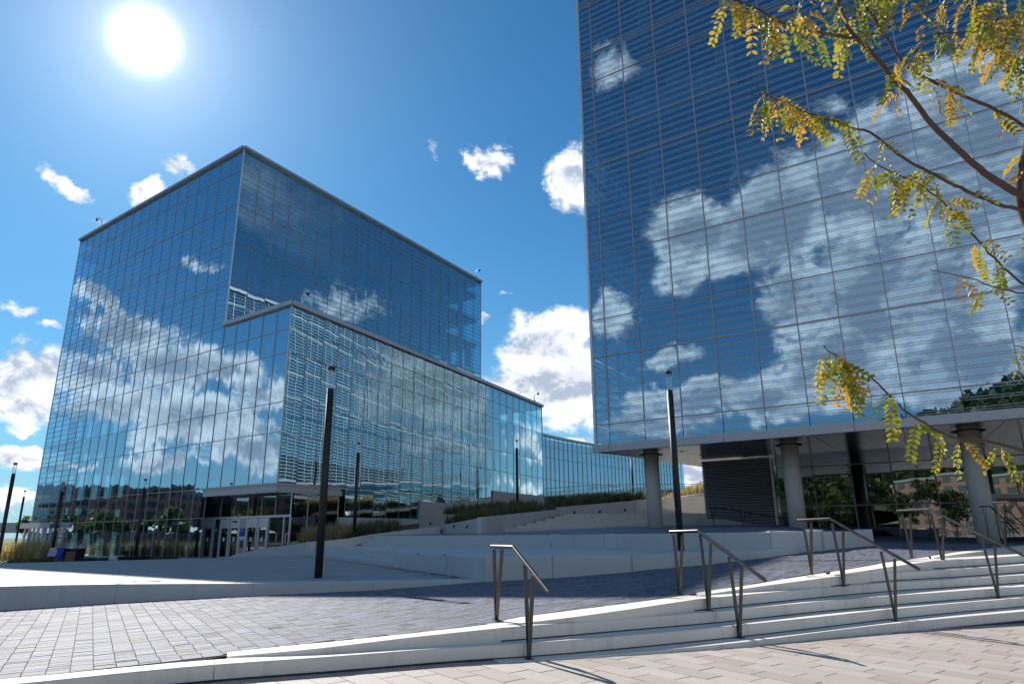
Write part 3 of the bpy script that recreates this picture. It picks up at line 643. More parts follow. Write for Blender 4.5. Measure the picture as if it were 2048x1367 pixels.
wall_run('rear_bed_wall', 'shaded wall behind the low wedge wall, left of the long lamp post', [atY(839, 1028, 49), atY(905, 1028, 47)], .3, 1.5, M['cwall'], 1, [(.35, -.6)])
wall_run('landing_bed_wall', 'shaded planter wall with three small square lights above the landing', [atY(1085, 1016, 49), atY(1273, 1000, 50)], .35, 1.6, M['cwall'], 1, [(.33, -.45), (.6, -.55), (.87, -.6)])
wall_run('top_stair_wall', 'sunlit pale wall climbing beside the highest steps', [atY(1273, 1000, 50), atY(1295, 997.5, 52), atY(1330, 998, 59), atY(1409, 985, 62)], .35, 2.6, M['cwhite'], 1)
wall_run('upper_bed_wall', 'pale low wall on the slope above the upper grasses', [atY(986, 986, 62), atY(1087, 1000, 66)], .3, 1.4, M['cwhite'], 1)
def soil(name, pts): tag(MB().add(pts, [tuple(range(len(pts)))]).build(name, M['soil']), kind='structure')
soil('bed_soil', [tuple(atY(*q) + (0, .3, -.12)) for q in ((884, 1049.5, 42), (963, 1034, 38), (1132, 1016.5, 46.5), (1080, 1008, 54), (905, 1026, 48))])
soil('upper_soil', [tuple(atY(*q) + (0, .3, -.12)) for q in ((1085, 1016, 49), (1273, 1000, 50), (1330, 998, 59), (1400, 990, 75), (1090, 1000, 66))])
# ------------------------------------------------------------------ curtain walls
def pane(o, U, z0, z1, s0, s1, nout, gap=.010, amp=.004, pil=.0015):
    """glass pane on the plane through o, along U, facing nout"""
    mid = .5 * (s0 + s1); zm = .5 * (z0 + z1); rt = rng.normal(0, amp, 2); v = []; t = []
    for dz_, side in ((0, 0), (-.03, 1)):
        for (s, z) in ((s0 + gap, z0 + gap), (s1 - gap, z0 + gap), (s1 - gap, z1 - gap), (s0 + gap, z1 - gap)):
            v.append(o + U * s + ZV * z + nout * dz_); k = pil
            t.append(U * (k * (s - mid) + rt[0]) + ZV * (k * (z - zm) + rt[1]))
    f = [(0, 1, 2, 3), (7, 6, 5, 4), (0, 4, 5, 1), (1, 5, 6, 2), (2, 6, 7, 3), (3, 7, 4, 0)]
    if np.dot(np.cross(v[1] - v[0], v[3] - v[0]), nout) < 0: f = [q[::-1] for q in f]
    return (v, f, rng.random(), t)
def bars(par, o, U, nout, ss, zs, w=.05, dep=.05, mat=None, vert=True, horiz=True, zr=None, hw=None):
    z0, z1 = zr or (min(zs), max(zs))
    if vert:
        for s in ss: MB().box(o + U * s + ZV * (z0 + z1) / 2 + nout * .012, U * w / 2, nout * dep / 2, ZV * (z1 - z0) / 2).build('mullion', mat, par)
    if horiz:
        for z in zs: MB().box(o + U * (ss[0] + ss[-1]) / 2 + ZV * z + nout * .006, U * (ss[-1] - ss[0]) / 2, nout * dep / 2 * .9, ZV * (hw or w) / 2).build('transom', mat, par)
# ---- left building
LB = thing('glass_office_building', (TC[0], TC[1], -.65), 'large blue glass building on the left, its tower stepping down to a lower wing', 'building')
sA = lambda p: (p - TC) @ DA
s_pod = -10.25 * KL; W_A = 37.3 * KL
ZA = [zk(z) for z in (-.65, 2.95, 5.45, 9.6, 12.1, 16.3, 18.4, 20.4, 24.8, 29.2, 33.15, 37.0, 39.3)]
ntA = -nA if nA @ (EYE - TC) < 0 else nA
def face_dir(n, o): return -n if n @ (EYE - o) < 0 else n
oA, oB, oP, oR = [face_dir(n, o) for n, o in ((nA, TC), (nB, TC), (nP, PC), (nR, R0))]
colsA = [s_pod + (0 - s_pod) * i / 5 for i in range(5)] + [W_A * i / 18 for i in range(19)]
L1_ = []; groups = {'gA': [], 'gAc': [], 'gB': [], 'gP': []}
for a, b in zip(colsA[:-1], colsA[1:]):
    for z0, z1 in zip(ZA[:-1], ZA[1:]):
        if b <= .01:
            if z0 > zk(20.3) or z1 < zk(5.5): continue
        fr = (a > -.01 and z0 > zk(20.3)) or a > W_A * 12.5 / 18
        groups['gA' if fr else 'gAc'].append(pane(TC, DA, z0, z1, a, b, oA, amp=.0028))
WB = 44.8 * KL; WP = 55.5 * KL
colsB = [WB * i / 21 for i in range(22)]; ZB = [zk(z) for z in (18.5, 24.8, 29.2, 33.15, 37.0, 39.3)]
for a, b in zip(colsB[:-1], colsB[1:]):
    for z0, z1 in zip(ZB[:-1], ZB[1:]): groups['gB'].append(pane(TC, DB, z0, z1, a, b, oB, amp=.0016))
colsP = [WP * i / 26 for i in range(27)]; ZP = [2.95, 4.8, 6.75, 9.4, 12.05, 16.3, 18.5, 20.4]
ZPw = [4.0, 5.45]  # low band
sP = lambda px, py: (pln(px, py, PC, nP) - PC) @ DP
s1_, s2_, s3_ = sP(677, 1000), sP(838, 1000), sP(985, 990)
def base_at(s): return zk(5.45 if s < s1_ - .3 else 2.95 if s < s2_ - .3 else 4.8 if s < s3_ - .3 else 6.75)
for a, b in zip(colsP[:-1], colsP[1:]):
    zz = [z for z in [zk(q) for q in (2.95, 5.45, 9.4, 12.05, 16.3, 18.5, 20.4)] if z > base_at(a) + .3]; zz = [base_at(a)] + zz
    for z0, z1 in zip(zz[:-1], zz[1:]): groups['gP'].append(pane(PC, DP, z0, z1, a, b, oP, amp=.0045, pil=.0045))
tot = sum(len(v) for v in groups.values())
allp = [(k, p) for k, v in groups.items() for p in v]
def area(p):
    q, w = projp(np.array(p[0][:4])); return (q[:, 0].max() - q[:, 0].min()) * (q[:, 1].max() - q[:, 1].min())
allp.sort(key=lambda t: -area(t[1])); nbig = {k: 0 for k in groups}
for k, p in allp[:300]: nbig[k] += 1
for k in groups: pieces(groups[k], 'pane', LB, M[k], nbig[k])
bars(LB, TC, DA, oA, colsA[5:], ZA[7:-1], .017, .04, M['mull'], zr=(zk(20.4), zk(39.3)))
bars(LB, TC, DA, oA, colsA[5:], ZA[:7], .02, .04, M['mull'], zr=(zk(-.65), zk(20.4)), hw=.035)
bars(LB, TC, DA, oA, colsA[:6], ZA[2:8], .02, .04, M['mull'], zr=(zk(5.45), zk(20.3)), hw=.035)
bars(LB, TC, DB, oB, colsB, ZB[1:-1], .017, .04, M['mull'], zr=(zk(18.5), zk(39.3)))
for s in colsP:
    zb_ = base_at(min(s, WP - .5)); MB().box(PC + DP * s + ZV * (zb_ + zk(20.4)) / 2 + oP * .012, DP * .011, oP * .015, ZV * (zk(20.4) - zb_) / 2).build('mullion', M['mull'], LB)
for z in (9.4, 12.05, 16.3, 18.5): MB().box(PC + DP * WP / 2 + ZV * zk(z) + oP * .006, DP * WP / 2, oP * .02, ZV * .016).build('transom', M['mull'], LB)
MB().box(PC + DP * (s1_ + s3_) / 2 + ZV * zk(5.45) + oP * .006, DP * (s3_ - s1_) / 2, oP * .028, ZV * .03).build('transom', M['mullw'], LB)
# corner posts and parapets
FARA = TC + DA * W_A; BE = TC + DB * WB; PE = PC + DP * WP
for c, z0, z1 in ((TC, 20.4, 39.3), (PC, 5.45, 20.4), (BE, 15, 39.3), (FARA, -.65, 39.3), (PE, 6, 20.4)):
    MB().box(c + ZV * (zk(z0) + zk(z1)) / 2, DA * .04, oA * .04, ZV * (zk(z1) - zk(z0)) / 2).build('corner_post', M['mullw'], LB)
cen = (TC + FARA + BE) / 3
def coping(par, pts, z0, z1, out, closed=True, mat='fascia'):
    c = sum(pts) / len(pts)
    n = len(pts)
    for i in range(n if closed else n - 1):
        a, b = pts[i], pts[(i + 1) % n]; d = (b - a) / np.linalg.norm(b - a); nn = np.array([-d[1], d[0], 0]); nn = nn if nn @ ((a + b) / 2 - c) > 0 else -nn
        MB().box((a + b) / 2 + ZV * (z0 + z1) / 2 + nn * out / 2, (b - a) / 2 + d * out, nn * (out / 2 + .15), ZV * (z1 - z0) / 2).build('coping', M[mat], par)
T4 = FARA + (BE - TC)
coping(LB, [TC, FARA, T4, BE], zk(39.3), zk(39.58), .06); MB().prism([TC, FARA, T4, BE], zk(38.9), zk(39.2)).build('roof', M['floor'], LB)
PX = PE + DA * 24; TCi = TC + DB * 3
coping(LB, [TC - DA * 0, PC, PE, PX], zk(20.42), zk(20.8), .08, False)
MB().prism([TC + DB * .2 - DA * .1, PC + DB * .1 + DA * .1, PE, PX, BE - DB * 1], zk(20.0), zk(20.4)).build('podium_roof', M['floor'], LB)
# floors, core, interior columns
for z in [zk(q) for q in (5.2, 9.5, 12.0, 16.2)]:
    MB().prism([TC + DB * .35 - DA * .0, PC + DB * .3 + DA * .3, PE - DP * .3 + DA * .5, PX, T4, FARA + DB * .35], z - .25, z + .1).build('floor_slab', M['floor'], LB)
for z in [zk(q) for q in (20.3, 24.7, 29.1, 33.0, 37.0)]:
    MB().prism([TC + DB * .35 + DA * .35, FARA + DB * .35 - DA * .3, T4 - DB * .4, BE - DB * .4 + DA * .4], z - .3, z + .1).build('floor_slab', M['floor'], LB)
for z0, z1 in ((-.1, zk(20)), (zk(20.4), zk(39))):
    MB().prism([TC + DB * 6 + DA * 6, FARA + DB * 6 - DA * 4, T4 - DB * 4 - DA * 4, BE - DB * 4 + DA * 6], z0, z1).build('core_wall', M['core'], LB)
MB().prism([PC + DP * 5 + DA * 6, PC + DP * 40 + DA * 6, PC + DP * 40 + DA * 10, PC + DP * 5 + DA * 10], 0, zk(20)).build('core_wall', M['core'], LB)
for i in range(12):
    p = PC + DP * (1.8 + i * 3.4) + DA * 1.3; MB().tube([p + ZV * 1.0, p + ZV * zk(20.2)], .3, 12).build('interior_column', M['icol'], LB)
for i in range(10):
    p = TC + DB * (1.8 + i * 3.3) + DA * 1.2; MB().tube([p + ZV * zk(20.4), p + ZV * zk(39)], .26, 10).build('interior_column', M['icol'], LB)
for i in range(14):
    p = TC + DA * (-6.5 + i * 2.5) + DB * 1.3; MB().tube([p - ZV * .1, p + ZV * (zk(20.2) if i < 3 else zk(39))], .25, 8).build('interior_column', M['icol'], LB)
for i in range(46):   # curtains behind the podium glass
    s = rng.uniform(1, 41); z = zk([5.5, 9.7, 12.2, 16.4][i % 4]); wq = rng.uniform(.3, .9)
    MB().box(PC + DP * s + DA * .7 + ZV * (z + 1.5), DP * wq / 2, DA * .03, ZV * 1.4).build('curtain', M['ipan'], LB)
for i in range(30):
    s = rng.uniform(1, 33); z = zk([20.6, 25, 29.4, 33.3][i % 4]); wq = rng.uniform(.3, 1.0)
    MB().box(TC + DB * s + DA * .7 + ZV * (z + 1.5), DB * wq / 2, DA * .03, ZV * 1.4).build('curtain', M['ipan'], LB)
# white base walls under the podium glass
for s0, s1, zb, zt in ((s1_, s2_, 1.3, 2.95), (s2_, s3_, 1.3, 4.8), (s3_, 55.5 * KL, 2.5, 6.75)):
    zt = zk(zt)
    MB().box(PC + DP * (s0 + s1) / 2 + ZV * (zb + zt) / 2 + oP * .06, DP * (s1 - s0) / 2, oP * .1, ZV * (zt - zb) / 2).build('plinth', M['cwhite'], LB)
MB().box(TC + DA * W_A / 2 - ZV * .08 + oA * .08, DA * W_A / 2, oA * .1, ZV * .12).build('plinth', M['cwhite'], LB)
# canopy at the entrance and the recessed ground floor under it
cz0, cz1 = zk(4.75), zk(5.25)
MB().prism([TC + oA * .25 - DA * .0, PC + oA * .25 + oP * .25, PC + DP * (s1_) + oP * .25, PC + DP * s1_ - oP * 3, TC - oA * 3], cz0, cz1).build('canopy', M['fascia'], LB)
MB().prism([TC + oA * .2 - DA * .1, PC + oA * .2 + oP * .2, PC + DP * (s1_ - .1) + oP * .2, PC + DP * s1_ - oP * 3, TC - oA * 3], zk(5.27), zk(5.5)).build('canopy_band', M['mull'], LB)
q0 = A0 - oA * 1.0
E1 = pln(580, 1038, q0, nA); E1[2] = 0; E0 = TC - oA * 1.0; E0[2] = 0
LE = (E0 - E1) @ DA
sE = lambda px: (pln(px, 1060, E1, nA) - E1) @ DA
zt_ = zk(2.9)
lst = []
for a, b in ((579, 548), (548, 520), (520, 493), (493, 466), (466, 438), (438, 413)):
    lst.append(pane(E1, DA, zk(3.0), cz0, sE(a), sE(b), oA, .03, .006))
for a, b in ((579, 569), (565.5, 552), (552, 537), (440, 429)):
    lst.append(pane(E1, DA, -.1, zt_, sE(a), sE(b), oA, .03, .003))
E2 = PC + DP * s1_; dE = E2 - E1; lE = np.linalg.norm(dE[:2]); dE = np.array([dE[0], dE[1], 0]) / lE; nE = np.array([dE[1], -dE[0], 0])
for i in range(3): lst.append(pane(E1, dE, .8 + .4 * i, cz0, lE * i / 3, lE * (i + 1) / 3, nE, .03, .004))
pieces(lst, 'pane', LB, M['gL'], 40)
for px in (579.5, 567.5, 536.5, 493.5, 480.5, 441, 427.5, 409):
    MB().box(E1 + DA * sE(px) + ZV * zk(1.15) + oA * .02, DA * .04, oA * .05, ZV * 1.8 * KL).build('frame_post', M['mullw'], LB)
MB().box(E1 + DA * (sE(579) + sE(410)) / 2 + ZV * zk(2.96) + oA * .03, DA * (sE(410) - sE(579)) / 2, oA * .05, ZV * .07).build('transom', M['mullw'], LB)
for px in (548, 520, 493, 466, 438): MB().box(E1 + DA * sE(px) + ZV * zk(3.85), DA * .025, oA * .04, ZV * .88 * KL).build('mullion', M['mull'], LB)
for i in range(4): MB().box(E1 + dE * lE * i / 3 + ZV * zk(2.7), dE * .025, nE * .03, ZV * 2.05 * KL).build('mullion', M['mullw'], LB)
MB().prism([E1 - oA * 3 + DA * 1, E1 - oA * 3 + DA * LE, E1 - oA * 3.2 + DA * LE, E1 - oA * 3.2 + DA * 1], -.1, zk(4.7)).build('lobby_wall', M['core'], LB)
for a, b, closed in ((536, 517, 1), (515.5, 494, 1), (480, 461.5, 1), (460, 442, 1), (427, 410, 0)):
    s0, s1 = sE(a), sE(b); dm = 'mullw' if closed else 'mull'
    dr = MB(); zb = zk(-.62); zt = zk(2.28)
    for s in (s0 + .07, s1 - .07): dr.box(E1 + DA * s + ZV * (zb + zt) / 2 + oA * .05, DA * .065, oA * .03, ZV * (zt - zb) / 2)
    dr.box(E1 + DA * (s0 + s1) / 2 + ZV * (zt - .06) + oA * .052, DA * (s1 - s0) / 2, oA * .03, ZV * .09); dr.box(E1 + DA * (s0 + s1) / 2 + ZV * (zb + .12) + oA * .052, DA * (s1 - s0) / 2, oA * .03, ZV * .14)
    d_ = dr.build('door', M[dm], LB)
    v, f, r, t = pane(E1 + oA * .05, DA, zb + .2, zt - .1, s0 + .1, s1 - .1, oA, .0, .003); mesh('door_glass', v, f, M['gL'], d_, attr=[r] * 6, vattr=t)
    MB().box(E1 + DA * (s0 + .22) + ZV * zk(1.05) + oA * .12, DA * .015, oA * .015, ZV * .4).build('handle', M['steel'], d_)
    nb = MB().box(E1 + DA * (s0 + s1) / 2 + ZV * zk(1.15) + oA * .07, DA * .1, oA * .003, ZV * .13).build('notice', M['white'], d_)
    MB().box(E1 + DA * (s0 + s1) / 2 + ZV * zk(2.58) + oA * .03, DA * (s1 - s0) / 2, oA * .03, ZV * .2).build('overdoor_panel', M['mullw'], LB)
sp0, sp1 = sE(493), sE(481)
MB().box(E1 + DA * (sp0 + sp1) / 2 + ZV * zk(1.1) + oA * .02, DA * (sp1 - sp0) / 2, oA * .03, ZV * 1.75 * KL).build('entry_panel', M['fascia'], LB)
sg = MB().box(E1 + DA * (sp0 + sp1) / 2 + ZV * zk(1.72) + oA * .07, DA * (sp1 - sp0) / 2 * .92, oA * .01, ZV * .25).build('address_sign', M['bluep'], LB)
MB().box(E1 + DA * (sp0 + sp1) / 2 + ZV * zk(1.28) + oA * .07, DA * (sp1 - sp0) / 2 * .92, oA * .01, ZV * .07).build('sign_strip', M['white'], LB)
MB().box(E1 + DA * (sp0 + sp1) / 2 + ZV * zk(.75) + oA * .07, DA * .11, oA * .03, ZV * .22).build('call_box', M['steel'], LB)
MB().box(E1 + DA * (sp0 + sp1) / 2 + ZV * zk(.0) + oA * .07, DA * .05, oA * .02, ZV * .09).build('push_plate', M['black'], LB)
def text(body, p, U, size, mat, parent, name='lettering', nout=None):
    cu = bpy.data.curves.new(name, 'FONT'); cu.body = body; cu.size = size; cu.extrude = .002; cu.materials.append(mat)
    t_ = bpy.data.objects.new(name, cu); COL.objects.link(t_); bpy.context.view_layer.update()
    me = bpy.data.meshes.new_from_object(t_.evaluated_get(bpy.context.evaluated_depsgraph_get())); bpy.data.objects.remove(t_)
    o = bpy.data.objects.new(name, me); COL.objects.link(o); n = np.cross(U, ZV)
    X = U; o.matrix_world = Matrix(((X[0], 0, n[0], p[0]), (X[1], 0, n[1], p[1]), (X[2], 1, n[2], p[2]), (0, 0, 0, 1)))
    mw = o.matrix_world.copy(); o.parent = parent
    if parent.location.length: o.matrix_parent_inverse = parent_inv(parent)
    o.matrix_basis = mw; return o
text('1171', E1 + DA * (sp1 - .06) + ZV * zk(1.80) + oA * .085, -DA, .15, M['white'], LB)
MB().box(E1 + DA * sE(470) + ZV * zk(2.62) + oA * .07, DA * .25, oA * .02, ZV * .05).build('door_sensor', M['black'], LB)
# white vestibule at the far left end
vs0 = TC + DA * (W_A - 1.2) + oA * .5
for i in range(5): MB().box(vs0 - DA * (i * .95) + ZV * zk(1.05) + oA * .3, DA * .07, oA * .07, ZV * 1.3).build('vestibule_post', M['mullw'], LB)
MB().box(vs0 - DA * 1.9 + ZV * zk(2.75) + oA * .3, DA * 2.05, oA * .4, ZV * .22).build('vestibule_head', M['mullw'], LB)
# ---- far wing
wp = [un(x, y, zk(17.8)) for x, y in [(1080, 869.5), (1110, 876.8), (1133, 881.5), (1165, 887), (1192, 891.5), (1240, 901), (1293, 911), (1330, 918), (1366, 924.5)]]
wp[0] = wp[0] - (wp[1] - wp[0]) * .2
wcv = lerp_curve(wp, 41)[0]; wcv[:, 2] = 0
FW = thing('far_glass_wing', (wcv[0][0], wcv[0][1], 5), 'lower curved blue glass wing in the distance between the two towers', 'building')
lst = []; zw = [zk(z) for z in (6.0, 10.4, 14.2, 16.1, 17.8)]
for i in range(40):
    a, b = wcv[i], wcv[i + 1]; l_ = np.linalg.norm(b - a); U = (b - a) / l_; n = np.array([U[1], -U[0], 0])
    for z0, z1 in zip(zw[:-1], zw[1:]): lst.append(pane(a, U, z0, z1, 0, l_, n, .012, .002))
    MB().box(a + ZV * zk(11.9) + n * .02, U * .013, n * .03, ZV * 5.9 * KL).build('mullion', M['mull'], FW)
    for z in zw[1:-1]: MB().box((a + b) / 2 + ZV * z + n * .01, U * l_ / 2, n * .02, ZV * .02).build('transom', M['mull'], FW)
    MB().box((a + b) / 2 + ZV * zk(18.0) + n * .05, U * (l_ / 2 + .05), n * .2, ZV * .15).build('coping', M['fascia'], FW)
pieces(lst, 'pane', FW, M['gAc'], 160)
bk = [p + np.array([-9, 7, 0]) for p in wcv]; MB().strip([p + ZV * zk(17.7) + np.array([-.8, .6, 0]) for p in wcv[::4]], [p + ZV * zk(17.7) for p in bk[::4]], 11).build('core_wall', M['core'], FW)
# glass balustrade on the slope
bl = thing('glass_balustrade', (5, 88, 5), 'low glass railing with pale posts along the slope above the grasses', 'railing')
bp = [un(x, y, z) for x, y, z in ((1090, 984, 7.0), (1180, 975, 8.3), (1290, 968, 9.0), (1365, 965, 9.6), (1420, 963, 9.6))]
bp = [atY(1088, 1000, 70), atY(1180, 993, 71), atY(1290, 990, 72), atY(1410, 990, 72)]
for a, b in zip(bp[:-1], bp[1:]):
    d = (b - a); l_ = np.linalg.norm(d); k = int(l_ / 1.8)
    for i in range(k):
        p = a + d * i / k; q_ = a + d * (i + 1) / k; MB().bar(p + ZV * .0, p + ZV * 1.15, .05).build('post', M['fascia'], bl)
        U = (q_ - p); U[2] = 0; U /= np.linalg.norm(U); n_ = np.array([U[1], -U[0], 0])
        v, f, r, t = pane(p, U, .1, 1.05, .05, l_ / k - .05, n_, .02, .001); mesh('pane', v, f, M['rail_glass'], bl, attr=[r] * 6, vattr=t)
    MB().bar(a + ZV * 1.15, b + ZV * 1.15, .06).build('rail', M['fascia'], bl)
# ---- right tower
RB = thing('glass_tower', (R0[0], R0[1], 1.5), 'tall dark blue glass tower on the right raised on round concrete columns', 'building')
DRr = -DR
ZR = [zr(z) for z in (5.87, 6.93, 10.6, 12.73, 16.45, 18.52, 22.08, 24.2, 27.8, 29.85, 33.6, 35.7)]; RT_ = ZR[-1]
sR = [KR * v for v in (0, .84, 2.83, 4.83, 6.82, 8.78, 10.66, 12.42, 14.38, 16.42, 18.40, 20.4, 22.4, 24.4, 26.4, 28.4)]; SE_ = sR[-1]
lst = [pane(R0, DRr, z0, z1, a, b, oR, .014, .0016, .0010) for a, b in zip(sR[:-1], sR[1:]) for z0, z1 in zip(ZR[:-1], ZR[1:])]
pieces(lst, 'pane', RB, M['gR'], 230)
bars(RB, R0, DRr, oR, sR, ZR[1:-1], .034, .05, M['mull'])
WLEN = 88.; oW = np.array([-math.cos(math.radians(30.)), math.sin(math.radians(30.)), 0]); DW = d2(30.)
def wz(s): return 0.055 * s
lst = []; ncw = 52
for i in range(ncw):
    a, b = WLEN * i / ncw, WLEN * (i + 1) / ncw
    for z0, z1 in zip(ZR[:-1], ZR[1:]):
        if z1 < zr(5.9) + wz(b): continue
        lst.append(pane(R0, DW, max(z0, zr(5.9) + wz(b)), z1, a, b, oW, .03, .002))
for i in range(ncw):
    a, b = WLEN * i / ncw, WLEN * (i + 1) / ncw
    if a < 27: continue
    for z0, z1 in ((2.4, 3.9), (3.9, zr(5.9) + wz(a) - .05)):
        lst.append(pane(R0 - oW * .8, DW, z0, z1, a, b, oW, .03, .002))
pieces(lst, 'side_pane', RB, M['gRw'], 50)
for i in range(ncw + 1):
    zb_ = zr(5.9) + wz(WLEN * i / ncw); MB().box(R0 + DW * (WLEN * i / ncw) + ZV * (RT_ + zb_) / 2 + oW * .02, DW * .04, oW * .05, ZV * (RT_ - zb_) / 2).build('mullion', M['mullw'], RB)
for z in ZR[5:-1:1]: MB().box(R0 + DW * WLEN / 2 + ZV * z + oW * .01, DW * WLEN / 2, oW * .05, ZV * .05).build('transom', M['mullw'], RB)
WE = R0 + DW * WLEN; RE = R0 + DRr * SE_; RX = RE + DW * WLEN
MB().box(R0 + ZV * (RT_ + zr(5.87)) / 2, DR * .05, oR * .05, ZV * (RT_ - zr(5.87)) / 2).build('corner_post', M['mullw'], RB)
coping(RB, [R0, WE, RX, RE], RT_, RT_ + .4, .1)
MB().prism([R0, RE, RX, WE], RT_ - .5, RT_ - .1).build('roof', M['floor'], RB)
for z in ZR[1::2][:-1]:
    MB().prism([R0 + DRr * .4 - oR * .35, RE - oR * .35, RX, WE - oW * .35, R0 - oW * .35 - oR * .4], z - .35, z + .05).build('floor_slab', M['floor'], RB)
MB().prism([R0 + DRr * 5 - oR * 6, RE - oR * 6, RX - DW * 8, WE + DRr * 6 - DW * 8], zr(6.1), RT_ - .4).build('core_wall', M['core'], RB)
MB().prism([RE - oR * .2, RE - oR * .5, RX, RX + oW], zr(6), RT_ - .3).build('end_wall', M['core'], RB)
for i in range(60):
    s = rng.uniform(1.5, 22); kf = rng.integers(0, 5); z = ZR[1 + 2 * kf] ; wq = rng.choice([.5, .9, .45]); hh = rng.choice([.55, 1.5, 1.0])
    MB().box(R0 + DRr * s - oR * rng.uniform(.8, 2.6) + ZV * (z + .1 + hh), DRr * wq, oR * .05, ZV * hh).build('interior_panel', M['ipan'], RB)
for s in (2.9, 9.8, 16.7): MB().tube([R0 + DRr * s - oR * 2.1 + ZV * 5.8, R0 + DRr * s - oR * 2.1 + ZV * (RT_ - .5)], .34, 12).build('interior_column', M['icol'], RB)
# fascia and soffit
for a, b in zip([-.12, .84, 6.82, 12.42, 18.4, 24.4], [.83, 6.81, 12.41, 18.39, 24.39, 28.5]):
    a, b = a * KR, b * KR
    MB().box(R0 + DRr * (a + b) / 2 + ZV * zr(5.68) + oR * .06, DRr * ((b - a) / 2 - .004), oR * .12, ZV * .165).build('fascia_panel', M['fascia'], RB)
fz = zr(5.50)
fsc = MB(); a = R0 + oW * .12; b = WE + oW * .12
fsc.hexa([a + ZV * fz, b + ZV * (fz + wz(WLEN)), b - oW * .3 + ZV * (fz + wz(WLEN)), a - oW * .3 + ZV * fz], [a + ZV * (fz + .32), b + ZV * (fz + .32 + wz(WLEN)), b - oW * .3 + ZV * (fz + .32 + wz(WLEN)), a - oW * .3 + ZV * (fz + .32)])
fsc.build('side_fascia', M['fascia'], RB)
nd_, nw_ = 8, 10
for i in range(nd_):
    for j in range(nw_):
        s0, s1 = SE_ * i / nd_, SE_ * (i + 1) / nd_; t0, t1 = 2.8 * j, 2.8 * (j + 1); g_ = .012
        def sp3(s, t): return R0 + DRr * s + DW * t + ZV * (fz + .02 + wz(t) * .7)
        MB().hexa([sp3(s0 + g_, t0 + g_), sp3(s1 - g_, t0 + g_), sp3(s1 - g_, t1 - g_), sp3(s0 + g_, t1 - g_)], [sp3(s0 + g_, t0 + g_) + ZV * .03, sp3(s1 - g_, t0 + g_) + ZV * .03, sp3(s1 - g_, t1 - g_) + ZV * .03, sp3(s0 + g_, t1 - g_) + ZV * .03]).build('soffit_panel', M['soffit'], RB)
MB().hexa([p + ZV * (fz + .07 + a_) for p, a_ in ((R0, 0), (RE, 0), (RX, 4.4), (WE, 4.4))], [p + ZV * (fz + .11 + a_) for p, a_ in ((R0, 0), (RE, 0), (RX, 4.4), (WE, 4.4))]).build('soffit_backing', M['fascia'], RB)
for s, t in ((3, 3.4), (7.4, 3.4), (7.4, 6.6), (11, 1.6), (14.8, 3.4), (3, 6.6)):
    p = R0 + DRr * s + DW * t + ZV * (fz + .0 + wz(t) * .7); MB().tube([p, p + ZV * .03], .09, 10).build('downlight', M['mullw'], RB)
# recessed ground floor: louvres and glazing on a plane set back from the front
Lp0 = un(1404, 923, zr(5.9)); Lp0[2] = 0
def onL(px, py): return pln(px, py, Lp0, nR)
sL = lambda px, py=1000: (onL(px, py) - Lp0) @ DRr
sl0, sl1 = 0., sL(1546)
lv = thing('louvre_wall', (Lp0[0], Lp0[1], 1.7), 'dark wall of horizontal metal louvres under the raised right tower', 'wall')
for i in range(24):
    z = 1.75 + i * .148; c = Lp0 + DRr * (sl0 + sl1) / 2 + ZV * z + oR * .05
    hw_ = DRr * (sl1 - sl0) / 2; a_ = oR * .02 + ZV * .105; b_ = oR * .13
    MB().hexa([c - hw_ + b_, c + hw_ + b_, c + hw_ + a_ - oR * .01, c - hw_ + a_ - oR * .01], [c - hw_ + b_ + oR * .006 + ZV * .012, c + hw_ + b_ + oR * .006 + ZV * .012, c + hw_ + a_ + ZV * .01, c - hw_ + a_ + ZV * .01]).build('louvre', M['mullw'], lv)
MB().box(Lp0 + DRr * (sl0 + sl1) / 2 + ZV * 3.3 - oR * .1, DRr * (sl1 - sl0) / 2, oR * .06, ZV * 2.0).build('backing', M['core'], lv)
for s in (sl1 + .12,): MB().box(Lp0 + DRr * s + ZV * 3.1, DRr * .08, oR * .1, ZV * 2.1).build('end_post', M['mullw'], lv)
gs = [sL(1560)] + [sL(1560) + 1.8 * i for i in range(1, 13)]
z_hi = onL(1700, 893)[2]; z_mid = onL(1700, 928)[2]; z_lo = onL(1700, 1010)[2]
GG = thing('ground_floor_glazing', (*(Lp0 + DRr * gs[3])[:2], 1.4), 'dark reflecting ground floor glass wall behind the columns of the right tower', 'glass wall')
zs = [1.0, z_lo, z_mid, z_hi, zr(6.6)]
lst = [pane(Lp0, DRr, z0, z1, a, b, oR, .03, .003, .001) for a, b in zip(gs[:-1], gs[1:]) for z0, z1 in zip(zs[:-1], zs[1:])]
pieces(lst, 'pane', GG, M['gL'], 100)
bars(GG, Lp0, DRr, oR, gs, [z_lo, z_mid], .05, .08, M['mull'], zr=(.95, 5.5)); bars(GG, Lp0, DRr, oR, gs, [z_hi], .11, .1, M['fascia'], vert=False)
MB().prism([Lp0 + DRr * gs[0] - oR * 4, Lp0 + DRr * gs[-1] - oR * 4, Lp0 + DRr * gs[-1] - oR * 4.3, Lp0 + DRr * gs[0] - oR * 4.3], .9, 5.6).build('lobby_wall', M['core'], GG)
vd = sL(1998, 1040)
MB().box(Lp0 + DRr * (vd + 2) + ZV * zr(3.05) + oR * .6, DRr * 2.2, oR * .6, ZV * .10).build('door_head', M['fascia'], GG)
for k_ in (0, 1.3, 2.6): MB().box(Lp0 + DRr * (vd + k_) + ZV * 2.0 + oR * 1.1, DRr * .05, oR * .05, ZV * .95).build('door_post', M['mullw'], GG)
fcn = [far[-4] + [0, 0, -.004], far[-3] + [0, 0, -.004], far[-2] + [0, 0, -.004], far[-1], far[-1] + [6, -2, .1]]
fcb = [onL(x_, y_) for x_, y_ in ((1600, 1068.5), (1741, 1071), (1880, 1075.5), (2048, 1080.5), (2250, 1087))]
